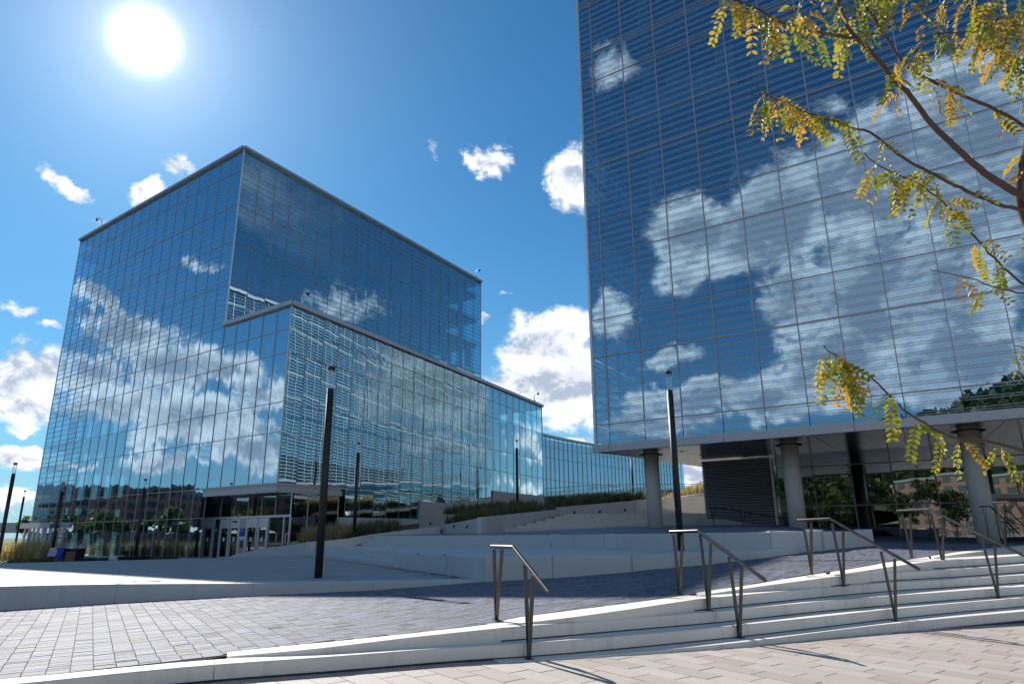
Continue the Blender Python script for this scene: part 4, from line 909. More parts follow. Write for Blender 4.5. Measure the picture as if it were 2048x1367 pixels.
fo_ = MB(); fo_.add([p * (1 - t) + q_ * t for p, q_ in zip(fcn, fcb) for t in (0, .5, 1)], [(i * 3 + j, (i + 1) * 3 + j, (i + 1) * 3 + j + 1, i * 3 + j + 1) for i in range(4) for j in range(2)])
tag(fo_.build('forecourt', M['bluef'], attr=[.4] * 8), kind='structure')
colab = ['leftmost of the round concrete columns carrying the right tower, before the steps', 'round concrete column standing between the louvre wall and the dark glazing', 'thick round concrete column at the right, nearest to the handrails']
for (px, off, zb), lb in zip(((1311, 2.3, 1.63), (1598, 2.5, 1.3), (1977, 2.35, 1.06)), colab):
    dirn = pln(px, {1311: 1054, 1598: 1064, 1977: 1080}[px], R0 - oR * off, nR); cpos = np.array([dirn[0], dirn[1], 0])
    zb = float(dirn[2]); c = thing('concrete_column', (cpos[0], cpos[1], zb), lb, 'column', 'columns under the right tower')
    MB().tube([cpos + ZV * (zb - .4), cpos + ZV * (fz + .1)], .345, 32).build('shaft', M['ccol'], c, smooth=True)
    MB().tube([cpos + ZV * (fz - .03), cpos + ZV * (fz + .0)], .54, 24).build('collar', M['black'], c)
# sloping bed wall with a handrail before the louvres
lw_ = [pln(x_, y_, Lp0 + oR * 1.4, nR) for x_, y_ in ((1408, 1037), (1440, 1036), (1560, 1058))]
wall_run('louvre_bed_wall', 'grey wall sloping down to the right in front of the louvres', lw_, .3, .8, M['cwall'], 1)
# ------------------------------------------------------------------ handrails
def handrail(lab, base0, dirv, posts, top, rad, mat, vis_group='handrails on the front steps', legs=.012):
    """posts: (base xyz, [top pixels]); top: pixels of the rail line; all in the vertical plane through base0 along dirv"""
    dirv = np.array([dirv[0], dirv[1], 0.]) / math.hypot(dirv[0], dirv[1]); n = np.array([-dirv[1], dirv[0], 0])
    T = thing('handrail', base0, lab, 'handrail', vis_group)
    tp = [pln(x, y, base0, n) for x, y in top]
    MB().tube(tp, rad, 12).build('rail', mat, T, smooth=False)
    for b, tops in posts:
        b = np.asarray(b, float)
        for x, y in tops:
            p = pln(x, y, base0, n); MB().bar(b + (p - b) * 0.0 + ZV * .004, p - ZV * rad * .5, legs * 1.2, legs * 3.2, up=n).build('post', mat, T)
        MB().box(b + ZV * .005, dirv * .055, n * .035, ZV * .006).build('foot_plate', mat, T)
    return T
r1 = [un(993, 1240, .45), un(1058, 1317, .15)]
handrail('leftmost steel handrail at the low end of the front steps', r1[0], r1[1] - r1[0], [(r1[0], [(988, 1096), (1004, 1096)]), (r1[1], [(1050, 1127), (1066, 1148)])], [(983, 1092), (1026, 1093), (1098, 1184)], .024, M['steel'], legs=.014)
r2 = [un(1360, 1187, .6), un(1418, 1220, .45), un(1480, 1275, .15)]
handrail('second steel handrail from the left, in front of the long lamp post', r2[0], r2[2] - r2[0], [(r2[0], [(1347, 1067), (1365, 1067)]), (r2[1], [(1400, 1067), (1421, 1084)]), (r2[2], [(1458, 1111), (1483, 1133)])], [(1340, 1063), (1396, 1061), (1531, 1160)], .024, M['steel'], legs=.014)
r3 = [un(1624, 1147, .75), un(1688, 1171, .6), un(1792, 1241, .15)]
handrail('third steel handrail from the left, beside the end of the upper seat wall', r3[0], r3[2] - r3[0], [(r3[0], [(1606, 1044), (1622, 1043)]), (r3[1], [(1664, 1044), (1686, 1057)]), (r3[2], [(1762, 1100), (1789, 1115)])], [(1595, 1040), (1660, 1036.5), (1839, 1138)], .024, M['steel'], legs=.014)
r4 = [un(1824, 1115, .92), un(1888, 1135, .75), un(1997, 1195, .30)]
handrail('fourth steel handrail from the left, cut by the right picture edge', r4[0], r4[2] - r4[0], [(r4[0], [(1804, 1026), (1820, 1025)]), (r4[1], [(1862, 1026), (1884, 1036)]), (r4[2], [(1962, 1073), (1989, 1087)])], [(1794, 1021), (1858, 1017.5), (2075, 1124)], .024, M['steel'], legs=.014)
r5 = un(2012, 1092, 1.06)
handrail('short steel handrail by the thick concrete column at the right edge', r5, r4[2] - r4[0], [(r5, [(1992, 1008), (2009, 1007)])], [(1983, 1005), (2016, 1003), (2120, 1048)], .024, M['steel'], legs=.014)
r6 = un(1978, 1076, 1.33); r6 = atY(1978, 1076, 22.5)
handrail('black handrail in front of the thick concrete column', r6, d2(125), [(r6, [(1965, 1014), (1971, 1014)]), (r6 + d2(125) * 1.6 - ZV * .0, [(2008, 1036), (2018, 1046)])], [(1959, 1012.5), (1981, 1012), (2040, 1068)], .024, M['dark_rail'], 'black handrails by the glazing', legs=.014)
r8 = atY(2030, 1079, 24.5)
handrail('black handrail leading to the right tower doors', r8, d2(125), [(r8, [(2012, 1023), (2020, 1026)])], [(2012, 1022), (2018, 1022), (2060, 1062)], .022, M['dark_rail'], 'black handrails by the glazing', legs=.014)
r7 = pln(1428, 1054, Lp0 + oR * 1.75, nR); nn_ = nrm(aR)
handrail('black handrail following the sloping wall before the louvres', r7, DRr, [(r7, [(1421, 1016), (1428, 1016)]), (pln(1487, 1059.5, r7, nR), [(1482, 1023), (1490, 1024)]), (pln(1562, 1062, r7, nR), [(1557, 1034), (1564, 1035)])], [(1418, 1015.5), (1446, 1015.5), (1503, 1026), (1568, 1035.5)], .022, M['dark_rail'], 'black handrails by the glazing', legs=.014)
# ------------------------------------------------------------------ lamp posts
def lamp(x, y, zb, lab, h=5.40):
    T = thing('lamp_post', (x, y, zb), lab, 'lamp post', 'cylindrical lamp posts'); c = np.array([x, y, zb]); R = .098
    MB().tube([c, c + ZV * (h - .74)], R, 24).build('post', M['lampm'], T, smooth=True)
    MB().tube([c + ZV * (h - .74), c + ZV * (h - .735), c + ZV * (h - .73), c + ZV * (h - .60)], [R, R, R * .92, R * .92], 20).build('collar', M['lampm'], T, smooth=True)
    MB().tube([c + ZV * (h - .62), c + ZV * (h - .09)], R * .95, 24, cap=False).build('lamp_glass', M['lglass'], T, smooth=True)
    cp_ = MB().tube([c + ZV * (h - .11), c + ZV * (h - .01), c + ZV * h], [R, R, R * .95], 24).build('cap', M['lampm'], T)
    MB().tube([c + ZV * (h - .125), c + ZV * (h - .112)], R * .78, 16).build('light_ring', M['mullw'], cp_)
    return T
lamp(-4.88, 17.88, .45, 'big lamp post standing in the foreground plaza before the glass corner')
lamp(4.87, 20.71, .90, 'lamp post rising in front of the right tower, behind the second handrail')
lamp(-9.1, 40.25, 1.3, 'slim lamp post in the tan grass bed before the glass wing')
lamp(.29, 50.84, 2.75, 'lamp post on the grassy slope near the end of the podium')
lamp(13.5, 78.4, 5.6, 'smallest lamp post, far behind the column and below the raised tower', 4.5)
lamp(-28.2, 38.9, -.15, 'lamp post at the left picture edge, beside the tan grasses', 5.7)
lamp(-47.9, 68.05, -.15, 'thin lamp post behind the small staked tree at the left', 6.05)
lamp(-31.15, 47.91, -.2, 'lamp post directly beside the slatted litter bins', 5.31)
lamp(-24.14, 45.37, -.2, 'lamp post in front of the glass wall between the litter bins and the doors', 5.3)
# ------------------------------------------------------------------ roof cameras
def roofcam(p, side, lab):
    T = thing('security_camera', p, lab, 'camera', 'cameras on the roof edges'); p = np.array(p, float); s = np.array([*side, 0.])
    MB().box(p + ZV * .12, np.array([.16, 0, 0]), np.array([0, .16, 0]), ZV * .12).build('mount', M['fascia'], T)
    MB().tube([p + ZV * .2, p + ZV * .75, p + ZV * 1.0 + s * .12, p + ZV * 1.15 + s * .35, p + ZV * 1.17 + s * .55], .045, 8).build('gooseneck', M['mullw'], T)
    MB().tube([p + ZV * 1.17 + s * .56, p + ZV * .98 + s * .58], [.08, .15], 12).build('housing', M['mullw'], T)
    MB().tube([p + ZV * .99 + s * .58, p + ZV * .9 + s * .58, p + ZV * .84 + s * .58], [.12, .1, .04], 10).build('dome', M['black'], T)
roofcam(pln(195, 461, TC, nA) * [1, 1, 0] + ZV * zk(39.75) - oA * .3, (-.8, -.3), 'small camera on the left end of the tall roof edge')
roofcam(BE * [1, 1, 0] + ZV * zk(39.75) - DB * .6 - oB * .3, (.7, -.3), 'small camera on the right end of the tall roof edge')
roofcam(PC * [1, 1, 0] + ZV * zk(20.85) + DP * 1.3 + DA * .5, (.7, -.2), 'camera with a curved arm at the front corner of the lower roof')
roofcam(PE * [1, 1, 0] + ZV * zk(20.85) - DP * 1.6 + DA * .3, (.8, -.2), 'thin camera mast at the far end of the lower roof')
# ------------------------------------------------------------------ foliage helpers
def leaf_cloud(n, rad, seed, size=.16, gaps=.35, squash=.8):
    r = np.random.default_rng(seed); nc = 26; cen = r.normal(0, 1, (nc, 3)); cen /= np.linalg.norm(cen, axis=1)[:, None]; cen *= r.uniform(.25, .82, (nc, 1))
    cr = r.uniform(.2, .36, nc); k = r.integers(0, nc, n); d = r.normal(0, 1, (n, 3)); d /= np.linalg.norm(d, axis=1)[:, None]
    P = (cen[k] + d * cr[k][:, None] * r.uniform(.45, 1, (n, 1))) * rad; P[:, 2] *= squash
    a = r.normal(0, 1, (n, 3)); a /= np.linalg.norm(a, axis=1)[:, None]; b = np.cross(a, r.normal(0, 1, (n, 3))); b /= np.linalg.norm(b, axis=1)[:, None]
    s = size * r.uniform(.6, 1.3, (n, 1)); V = np.stack([P - a * s, P + b * s * .5, P + a * s, P - b * s * .5], 1).reshape(-1, 3)
    F = np.arange(4 * n).reshape(-1, 4); rn = np.clip(.5 + .35 * (r.random(nc)[k] - .5) * 2 + r.normal(0, .15, n), 0, 1)
    return V, F, rn
def tree(x, y, z, h, rad, lab, mat='green', n=1500, seed=1, size=.16, grp=None, low=.35, name='tree', squash=.8, lean=0.):
    T = thing(name, (x, y, z), lab, 'tree', grp); c = np.array([x, y, z]); V, F, rn = leaf_cloud(n, rad, seed, size, squash=squash)
    ch = h - rad * squash * .85; tr_ = MB(); r = random.Random(seed); top = c + ZV * ch + np.array([lean, 0, 0])
    tr_.tube([c - ZV * .1, c + ZV * h * low, top], [.03 + h * .013, .02 + h * .009, .02], 8)
    for i in range(6):
        a = i * 1.05 + r.random(); p = c + (top - c) * (low + .08 * i); tr_.tube([p, p + np.array([math.cos(a), math.sin(a), .9]) * rad * .45], [.02 + h * .004, .01], 5)
    tr_.build('trunk', M['bark'], T); mesh('crown', V + top, F.tolist(), M[mat], T, attr=rn); return T
def blades(name, pts, n_each, hgt, spread, mat, lab=None, seed=3, w=.012, parent=None):
    r = np.random.default_rng(seed); P = np.repeat(np.asarray(pts, float), n_each, 0); n = len(P); tuft = np.repeat(r.uniform(.45, 1.3, len(pts)) ** 1.2, n_each); th = r.uniform(0, 6.283, n); sp__ = r.uniform(0, spread, n)
    off = np.stack([np.cos(th), np.sin(th), np.zeros(n)], 1); hh = hgt * r.uniform(.55, 1.15, n) * tuft; base = P + off * sp__[:, None] * .35
    mid = base + off * (sp__ * .35)[:, None] + ZV * (hh * .62)[:, None]; tip = base + off * (sp__ * 1.1)[:, None] + ZV * hh[:, None]; sd = np.stack([-np.sin(th), np.cos(th), np.zeros(n)], 1) * w
    V = np.stack([base - sd, base + sd, mid + sd * .8, mid - sd * .8, tip], 1).reshape(-1, 3); i = np.arange(n) * 5
    F = np.concatenate([np.stack([i, i + 1, i + 2, i + 3], 1).tolist(), np.stack([i + 3, i + 2, i + 4, i + 4], 1).tolist()]).tolist(); F = [f if f[2] != f[3] else f[:3] for f in F]
    rn = np.clip(r.random(n) * .45 + np.repeat(r.random(len(pts)), n_each) * .55, 0, 1)
    return tag(mesh(name, V, F, M[mat], parent, attr=np.r_[rn, rn]), lab, 'grass' if lab else None, kind='stuff')
def scatter(poly_pts, n, seed):   # quad region of 4 corners (bilinear)
    r = np.random.default_rng(seed); u, v = r.random((n, 1)), r.random((n, 1)); a, b, c, d = [np.array(p, float) for p in poly_pts]
    return a * (1 - u) * (1 - v) + b * u * (1 - v) + c * u * v + d * (1 - u) * v
def AQ(*q): return [tuple(atY(*a)) for a in q]
G1 = scatter(AQ((600, 1087, 39), (700, 1076, 39), (690, 1068, 43), (600, 1083, 44)), 150, 1)
blades('ornamental_grass', G1, 26, .75, .5, 'tan', 'tan ornamental grass in the bed behind the sloping wall')
G2 = scatter(AQ((695, 1076, 39.2), (800, 1062, 41), (790, 1055, 47), (700, 1065, 45)), 150, 2)
blades('ornamental_grass', G2, 24, .6, .45, 'grass', 'green grass in the bed just left of the middle steps', 4)
G3 = np.vstack([scatter(AQ((890, 1048, 42.4), (965, 1035, 38.6), (1128, 1018, 46.4), (1000, 1022, 48)), 230, 3), scatter(AQ((880, 1028, 49), (905, 1029, 48), (1085, 1015, 50), (1040, 1010, 54)), 160, 13)])
blades('ornamental_grass', G3, 26, .55, .5, 'grass', 'olive grasses spilling over the wedge wall by the upper steps', 5, .014)
G4 = scatter(AQ((1090, 1015, 49.5), (1270, 1001, 50.5), (1330, 997, 59.5), (1095, 1002, 64)), 430, 4)
blades('ornamental_grass', G4, 26, .62, .6, 'grass', 'broad mass of olive grasses on the slope above the landing', 6, .016)
blades('ornamental_grass', scatter(AQ((1335, 996, 60), (1412, 984, 62.5), (1412, 982, 68), (1335, 992, 68)), 90, 7), 20, .8, .5, 'tan', 'tan grass patch at the top of the highest steps', 7, .02)
def xyz(px, py, z): return un(px, py, z)
tanp = scatter([(-44, 49, -.2), (-31, 46, -.2), (-35, 56, -.2), (-54, 62, -.2)], 300, 8)
blades('ornamental_grass', tanp, 24, 1.15, .6, 'tan', 'clump of tall tan grass behind the bench at the left edge', 8, .02)
shr = scatter([(-45, 41.5, -.17), (-20.5, 43.6, -.17), (-22, 46, -.17), (-48, 46, -.17)], 1100, 9)
blades('ground_cover', shr, 12, .34, .4, 'shrub', 'dark green low planting along the edge of the plaza at left', 9, .03)
bk_ = scatter([(-33, 52, -.6), (-24, 50.5, -.6), (-30, 60, -.6), (-48, 70, -.6)], 260, 10)
# road strip between the bed and the building
tag(MB().prism([(-26.5, 47.2), (-19.8, 45.8), (-20.5, 47.2), (-43, 63.5), (-47, 60)], -.4, -.13).build('footpath', M['cwall']), kind='structure')
# ------------------------------------------------------------------ left side furniture
bn = thing('litter_bins', (*un(112, 1131, -.17)[:2], -.17), 'pair of litter bins with brown wooden slats and dark posts', 'litter bin')
b0 = un(103, 1131, -.17); b1 = un(149, 1131, -.17); ub = (b1 - b0) / np.linalg.norm(b1 - b0); bl_ = np.linalg.norm(b1 - b0); nb_ = np.array([ub[1], -ub[0], 0]); hb = .98
MB().box(b0 + ub * bl_ / 2 - nb_ * .35 + ZV * hb / 2, ub * bl_ / 2, nb_ * .3, ZV * hb / 2).build('bin_body', M['black'], bn)
for k_ in (0, .5, 1.0): MB().box(b0 + ub * bl_ * k_ + ZV * hb / 2, ub * .045, nb_ * .05, ZV * hb / 2).build('post', M['black'], bn)
for k_ in range(2):
    for j in range(9): MB().box(b0 + ub * bl_ * (.25 + .5 * k_) + ZV * (.12 + j * .082), ub * (bl_ / 4 - .06), nb_ * .02, ZV * .03).build('slat', M['wood'], bn)
jk = MB(); pj = b0 + ub * .25 + nb_ * .08 + ZV * hb
jk.add([pj - ub * .45 + ZV * .03, pj + ub * .3 + ZV * .05, pj + ub * .22 - ZV * .12 + nb_ * .04, pj + ub * .0 - ZV * .45 + nb_ * .05, pj - ub * .5 - ZV * .42 + nb_ * .06, pj - ub * .38 - nb_ * .3 + ZV * .02, pj + ub * .28 - nb_ * .3 + ZV * .03], [(0, 1, 2, 3, 4), (0, 5, 6, 1)])
o = jk.build('jacket', M['cloth']); o.modifiers.new('solid', 'SOLIDIFY').thickness = .04; tag(o, 'grey jacket draped over the left end of the litter bins', 'jacket')
jk = MB(); pj = b0 + ub * .62 + nb_ * .12 + ZV * (hb + .02)
jk.add([pj - ub * .3 + ZV * .02, pj + ub * .28 + ZV * .06, pj + ub * .14 - ZV * .35 + nb_ * .04, pj + ub * .02 - ZV * .68 + nb_ * .05, pj - ub * .22 - ZV * .68 + nb_ * .05, pj - ub * .18 - ZV * .25 + nb_ * .03], [(0, 1, 2, 5), (5, 2, 3, 4)])
o = jk.build('jacket', M['clothb']); o.modifiers.new('solid', 'SOLIDIFY').thickness = .05; tag(o, 'bright blue jacket hanging down the slats of the litter bins', 'jacket')
def bench(p, u, ln, lab, flip=1):
    T = thing('bench', p, lab, 'bench', 'benches at the edge of the plaza'); p = np.array(p, float); n = np.array([-u[1], u[0], 0])
    bevel(MB().box(p + ZV * .25, u * .28, n * .35, ZV * .25).build('concrete_end', M['cwhite'], T), .02)
    for j in range(5): MB().box(p + u * (ln / 2 + .3) * flip + n * (-.3 + .15 * j) + ZV * .44, u * ln / 2, n * .06, ZV * .03).build('seat_slat', M['black'], T)
    MB().box(p + u * (ln / 2 + .3) * flip + ZV * .2, u * (ln / 2 - .1), n * .25, ZV * .2).build('base', M['black'], T)
bench((*un(56, 1119, -.17)[:2], -.17), d2(95), 2.6, 'dark bench with a pale concrete end beside the tan grass at left')
bench((*un(231, 1128, -.17)[:2], -.17), d2(95), 1.6, 'bench with a pale concrete end in front of the glass wall, beside a lamp post')
tree(*un(40, 1108, -.17)[:2], -.17, 3.6, 1.35, 'small staked tree with olive leaves left of the building', n=2600, seed=5, size=.10, lean=.5)
for k_, dx in enumerate((-.5, .35)):
    p = un(32 + k_ * 12, 1118, -.17); MB().tube([p, p + ZV * 1.9 + np.array([dx * .6, 0, 0])], .035, 6).build('tree_stake', M['bark']); tag(bpy.data.objects['tree_stake' if k_ == 0 else 'tree_stake.001'], ['leaning wooden stake at the left picture edge in the tan grass', 'wooden stake close to the trunk of the small tree'][k_], 'stake', 'tree stakes')
for i, (x, y, s_) in enumerate(((-75, 95, 11), (-88, 100, 12), (-64, 100, 10), (-100, 92, 11), (-70, 120, 13))):
    tree(x, y, -.4, s_ * .55, s_ * .33, ['round green tree beyond the left building', 'bushy tree at the far left edge', 'green tree touching the left corner of the glass tower', 'half hidden tree at the left picture edge', 'taller tree behind the row at left'][i], n=2600, seed=20 + i, size=.3, grp='trees beyond the left building')
# elevated road far left
vi = thing('viaduct', (-110, 130, -1), 'long grey elevated road behind the trees at the far left', 'bridge')
MB().box(np.array([-110, 130, 3.2]), np.array([60, 14, 0]), np.array([-.8, 3, 0]), ZV * .9).build('deck', M['cwall'], vi)
for i in range(5): MB().bx(-160 + i * 24, 117.5 + i * 5.6, -1.5, -158 + i * 24, 119.5 + i * 5.6, 2.4).build('pier', M['cwall'], vi)
# banner on the glass
bs_ = thing('banner', (*un(152, 1100, -.2)[:2], -.2), 'narrow white banner with red marks near the litter bins', 'banner')
pb = TC + DA * ((pln(150, 1060, TC, nA) - TC) @ DA) + oA * 1.0
MB().box(pb + ZV * 1.15, DA * .22, oA * .03, ZV * 1.05).build('panel', M['white'], bs_); MB().box(pb + ZV * 1.88 + oA * .035, DA * .15, oA * .006, ZV * .25).build('red_mark', M['red'], bs_); MB().box(pb + ZV * 1.42 + oA * .035, DA * .15, oA * .006, ZV * .09).build('red_mark', M['red'], bs_)
MB().box(pb + ZV * 1.88 + oA * .043, DA * .07, oA * .004, ZV * .07).build('white_mark', M['white'], bs_)
# bicycle at the left edge
bc = thing('bicycle', (*un(-22, 1140, -.5)[:2], -.62), 'bicycle at the left picture edge, only its front wheel in view', 'bicycle')
wc = un(0, 1136, -.3); wc[2] = -.28; ud = d2(80)
def ring(c, R, r, n=28): return [c + ud * R * math.cos(t) + ZV * R * math.sin(t) for t in np.linspace(0, 2 * math.pi, n + 1)]
for off in (0, -1.05):
    c = wc + ud * off; w_ = MB().tube(ring(c, .33, 0), .022, 6).build('wheel', M['black'], bc); MB().tube(ring(c, .30, 0), .012, 6).build('rim', M['red'], w_)
    MB().bar(c - ud * .3, c + ud * .3, .006).bar(c - ZV * .3, c + ZV * .3, .006).bar(c - ud * .2 - ZV * .2, c + ud * .2 + ZV * .2, .006).bar(c - ud * .2 + ZV * .2, c + ud * .2 - ZV * .2, .006).build('spokes', M['steel'], w_)
fr_ = MB(); c1 = wc + ud * -1.05; bb = wc - ud * .6 - ZV * .05; st = wc - ud * .72 + ZV * .48; hd = wc - ud * .13 + ZV * .5
for a, b in ((c1, bb), (c1, st), (bb, st), (bb, hd), (st, hd), (hd, wc)): fr_.tube([a, b], .017, 6)
fr_.build('frame', M['black'], bc); MB().box(st + ZV * .12, ud * .12, np.array([.03, .05, 0]), ZV * .03).build('saddle', M['black'], bc); MB().tube([hd + ZV * .15 - np.array([.05, .25, 0]), hd + ZV * .15 + np.array([.05, .25, 0])], .014, 6).tube([hd, hd + ZV * .15], .014, 6).build('handlebar', M['steel'], bc)
# ------------------------------------------------------------------ the place behind and left of the camera, seen in the glass
tag(MB().prism([(-420, -30), (-70, -10), (-62, 78), (-420, 200)], -.6, -.42).build('street', M['asph']), kind='structure')
def block(x, y, az, w, d, h, mat, lab, rows, cols, zb=-.5, roof=True):
    h = h * .72
    T = thing('brick_building', (x, y, zb), lab, 'building', 'buildings across the street'); c = np.array([x, y, zb]); U, V_ = d2(az), d2(az + 90)
    MB().box(c + ZV * h / 2, U * w / 2, V_ * d / 2, ZV * h / 2).build('wall', M[mat], T); MB().box(c + ZV * (h + .3), U * (w / 2 + .3), V_ * (d / 2 + .3), ZV * .3).build('roof', M['floor'], T)
    wn = MB()
    for s in (-1, 1):
        for i in range(cols):
            for j in range(rows):
                p = c + U * (-w / 2 + w * (i + .5) / cols) + V_ * s * (d / 2 + .02) + ZV * (h * (j + .55) / rows); wn.box(p, U * w / cols * .3, V_ * .06, ZV * h / rows * .28)
    for s in (-1, 1):
        for i in range(max(2, cols // 3)):
            for j in range(rows):
                p = c + V_ * (-d / 2 + d * (i + .5) / max(2, cols // 3)) + U * s * (w / 2 + .02) + ZV * (h * (j + .55) / rows); wn.box(p, V_ * d / max(2, cols // 3) * .3, U * .06, ZV * h / rows * .28)
    tag(wn.build('windows', M['core'], T), kind='stuff'); return T
block(-190, 95, 20, 60, 20, 20, 'brick', 'red brick building mirrored at the left end of the glass tower', 5, 14)
block(-200, 40, 15, 46, 22, 17, 'brick2', 'brown brick building mirrored low in the tower glass', 4, 10)
block(-230, 150, 35, 30, 20, 30, 'brick2', 'tall brown block mirrored at the left edge of the tower', 8, 6)
block(-150, 20, 10, 34, 14, 9, 'white', 'white low building mirrored beside the entrance', 2, 8)
block(-175, -20, 20, 30, 14, 15, 'brick2', 'stepped brown building mirrored in the middle of the tower base', 4, 7)
block(-120, -70, 40, 30, 16, 12, 'brick2', 'brown brick school building mirrored in the dark ground floor glass', 3, 8)
block(-60, -85, 80, 40, 14, 17, 'brick2', 'brown slab building mirrored low in the right tower', 6, 10)
gt = 0
for i in range(26):
    a = math.radians(-140 + i * 3.3); r_ = 62 + 18 * ((i * 37) % 7) / 7
    x, y = r_ * math.sin(a), r_ * math.cos(a)
    tree(x, y, -.5, 7.5 + (i * 13) % 5, 3.4 + (i % 3) * .5, 'broad green tree behind the camera, seen only in the reflecting glass', 'dgreen', n=1700, seed=60 + i, size=.27, grp='trees mirrored in the glass')
for i, (x, y, w_, h_) in enumerate(((-122, 62, 9, 5), (-112, 50, 7, 4.2), (-128, 84, 8, 4.6), (-105, 36, 10, 4))):
    T = thing('white_tent', (x, y, -.5), ['large white tent mirrored left of the doors', 'small white tent mirrored in the glass over the doors', 'white tent mirrored at the left of the tower base', 'long white tent mirrored beside the canopy'][i], 'tent', 'white tents across the street'); c = np.array([x, y, -.5]); q = [c + np.array([a * w_, b * w_ * .7, 0]) for a, b in ((-1, -1), (1, -1), (1, 1), (-1, 1))]
    MB().add([p + ZV * h_ * .6 for p in q] + [c + ZV * h_], [(0, 1, 4), (1, 2, 4), (2, 3, 4), (3, 0, 4)]).build('canopy', M['white'], T)
    for p in q: MB().tube([p, p + ZV * h_ * .6], .1, 6).build('pole', M['white'], T)
for i, (x, y) in enumerate(((-62, 48), (-70, 56), (-66, 38), (-88, 62), (-80, 68), (-104, 76), (-84, 50), (-95, 58), (-76, 30), (-118, 88), (-74, 64), (-100, 68), (-92, 80), (-70, 47))):
    tree(x, y, -.5, 4.4 + (i * 7) % 4 * .4, 1.7 + (i * 5) % 3 * .3, 'young street tree across the road, mirrored in the tower glass', 'green', n=900, seed=90 + i, size=.25, grp='street trees mirrored in the glass')
hl = MB(); hx = np.linspace(-420, 120, 46); hy = np.linspace(-420, -95, 24)
def hill_z(x, y): return -1.3 + 52 * np.exp(-((x + 150) / 190) ** 2 - ((y + 260) / 105) ** 2) + 3 * math.sin(x * .04) * math.sin(y * .05)
hl.add([(x, y, hill_z(x, y)) for x in hx for y in hy], [(i * 24 + j, (i + 1) * 24 + j, (i + 1) * 24 + j + 1, i * 24 + j + 1) for i in range(45) for j in range(23)])
tag(hl.build('hill', M['lawn']), kind='structure')
r = np.random.default_rng(5); n = 26000; X = r.uniform(-400, 110, n); Y = r.uniform(-300, -100, n); Z = np.array([hill_z(a, b) for a, b in zip(X, Y)]) + r.uniform(1, 9, n) + 3 * np.sin(X * .3) * np.sin(Y * .27)
P = np.stack([X, Y, Z], 1); a = r.normal(0, 1, (n, 3)); a /= np.linalg.norm(a, axis=1)[:, None]; b = np.cross(a, r.normal(0, 1, (n, 3))); b /= np.linalg.norm(b, axis=1)[:, None]; s = r.uniform(1.0, 2.6, (n, 1))
tag(mesh('woods', np.stack([P - a * s, P + b * s * .7, P + a * s, P - b * s * .7], 1).reshape(-1, 3), np.arange(4 * n).reshape(-1, 4).tolist(), M['dgreen'], None, attr=r.random(n)), kind='stuff')
bpy.data.objects['woods']['label'] = 'wooded hillside mirrored in the ground floor glass'
# ------------------------------------------------------------------ honey locust in the foreground
LT = thing('honey_locust_tree', (5.6, 4.2, -.05), 'tree with golden pinnate autumn leaves whose branches reach in from the right edge', 'tree')
def bpath(pts, d0, d1): n = len(pts); return [EYE + ray(x, y) / (ray(x, y) @ FWD) * (d0 + (d1 - d0) * i / (n - 1)) for i, (x, y) in enumerate(pts)]
BR = {
 'b1': ([(2110, 420), (2048, 394), (1989, 361), (1948, 328), (1892, 277), (1846, 230), (1825, 192), (1789, 164), (1759, 123), (1733, 95), (1707, 74), (1684, 41), (1677, 0), (1668, -40)], 3.5, 3.2, .026, .010),
 'b1a': ([(1707, 77), (1660, 70), (1605, 64), (1559, 49), (1523, 20), (1477, 3), (1430, -10)], 3.22, 3.0, .010, .005),
 'b2': ([(2100, 275), (2048, 251), (2015, 230), (1953, 202), (1912, 187), (1871, 164), (1835, 149), (1805, 125), (1779, 87), (1748, 36), (1728, 10), (1715, -20)], 3.6, 3.5, .012, .008),
 'b3': ([(2110, 432), (2048, 420), (2004, 412), (1953, 392), (1912, 371), (1861, 346), (1820, 325), (1784, 300), (1753, 271), (1733, 261), (1687, 251), (1646, 236), (1595, 220), (1564, 205), (1528, 190), (1510, 164)], 3.5, 2.9, .014, .003),
 'b3a': ([(1528, 190), (1500, 190), (1475, 193)], 2.92, 2.9, .003, .002),
 'b4': ([(2110, 615), (2048, 569), (2015, 543), (1979, 507), (1953, 476), (1928, 451), (1902, 420), (1876, 394), (1846, 371), (1805, 353), (1759, 333), (1728, 307)], 3.6, 3.1, .009, .003),
 'b5': ([(2110, 592), (2048, 587), (1999, 579), (1963, 563), (1922, 551), (1861, 538)], 3.6, 3.2, .007, .002),
 'b6': ([(2110, 925), (2048, 901), (2011, 890), (1971, 880), (1938, 880), (1905, 875), (1879, 863), (1846, 845), (1820, 829), (1803, 814), (1784, 797), (1764, 774), (1741, 750), (1715, 737), (1688, 722), (1662, 705), (1645, 689)], 3.4, 2.9, .012, .003),
 'b7': ([(2100, 170), (2048, 149), (2010, 118), (1974, 97), (1953, 56), (1933, 0), (1920, -40)], 3.7, 3.6, .010, .006),
 'b8': ([(2120, 520), (2045, 440), (2030, 394), (2042, 340), (2060, 260), (2090, 150)], 3.5, 3.6, .03, .02),
 'b9': ([(1871, 70), (1900, 64), (1960, 66), (2048, 50), (2100, 40)], 3.6, 3.8, .004, .007),
 'b10': ([(2110, 720), (2060, 700), (2030, 690)], 3.4, 3.3, .006, .003)}
paths = {}
for k, (pts, d0, d1, r0, r1_) in BR.items():
    p = bpath(pts, d0, d1); c, u = lerp_curve(p, 3 * len(p)); c = c + rng.normal(0, .0022, c.shape); paths[k] = c
    rr_ = np.linspace(r0, r1_, len(c)) * .78; MB().tube(list(c), list(rr_), 8).build('branch', M['bark'], LT, smooth=True)
trunk = [np.array([5.6, 4.2, -.1]), np.array([5.3, 4.0, 1.2]), np.array([4.6, 3.8, 2.3]), np.array([4.1, 3.7, 3.4]), np.array([4.0, 3.7, 5.2])]
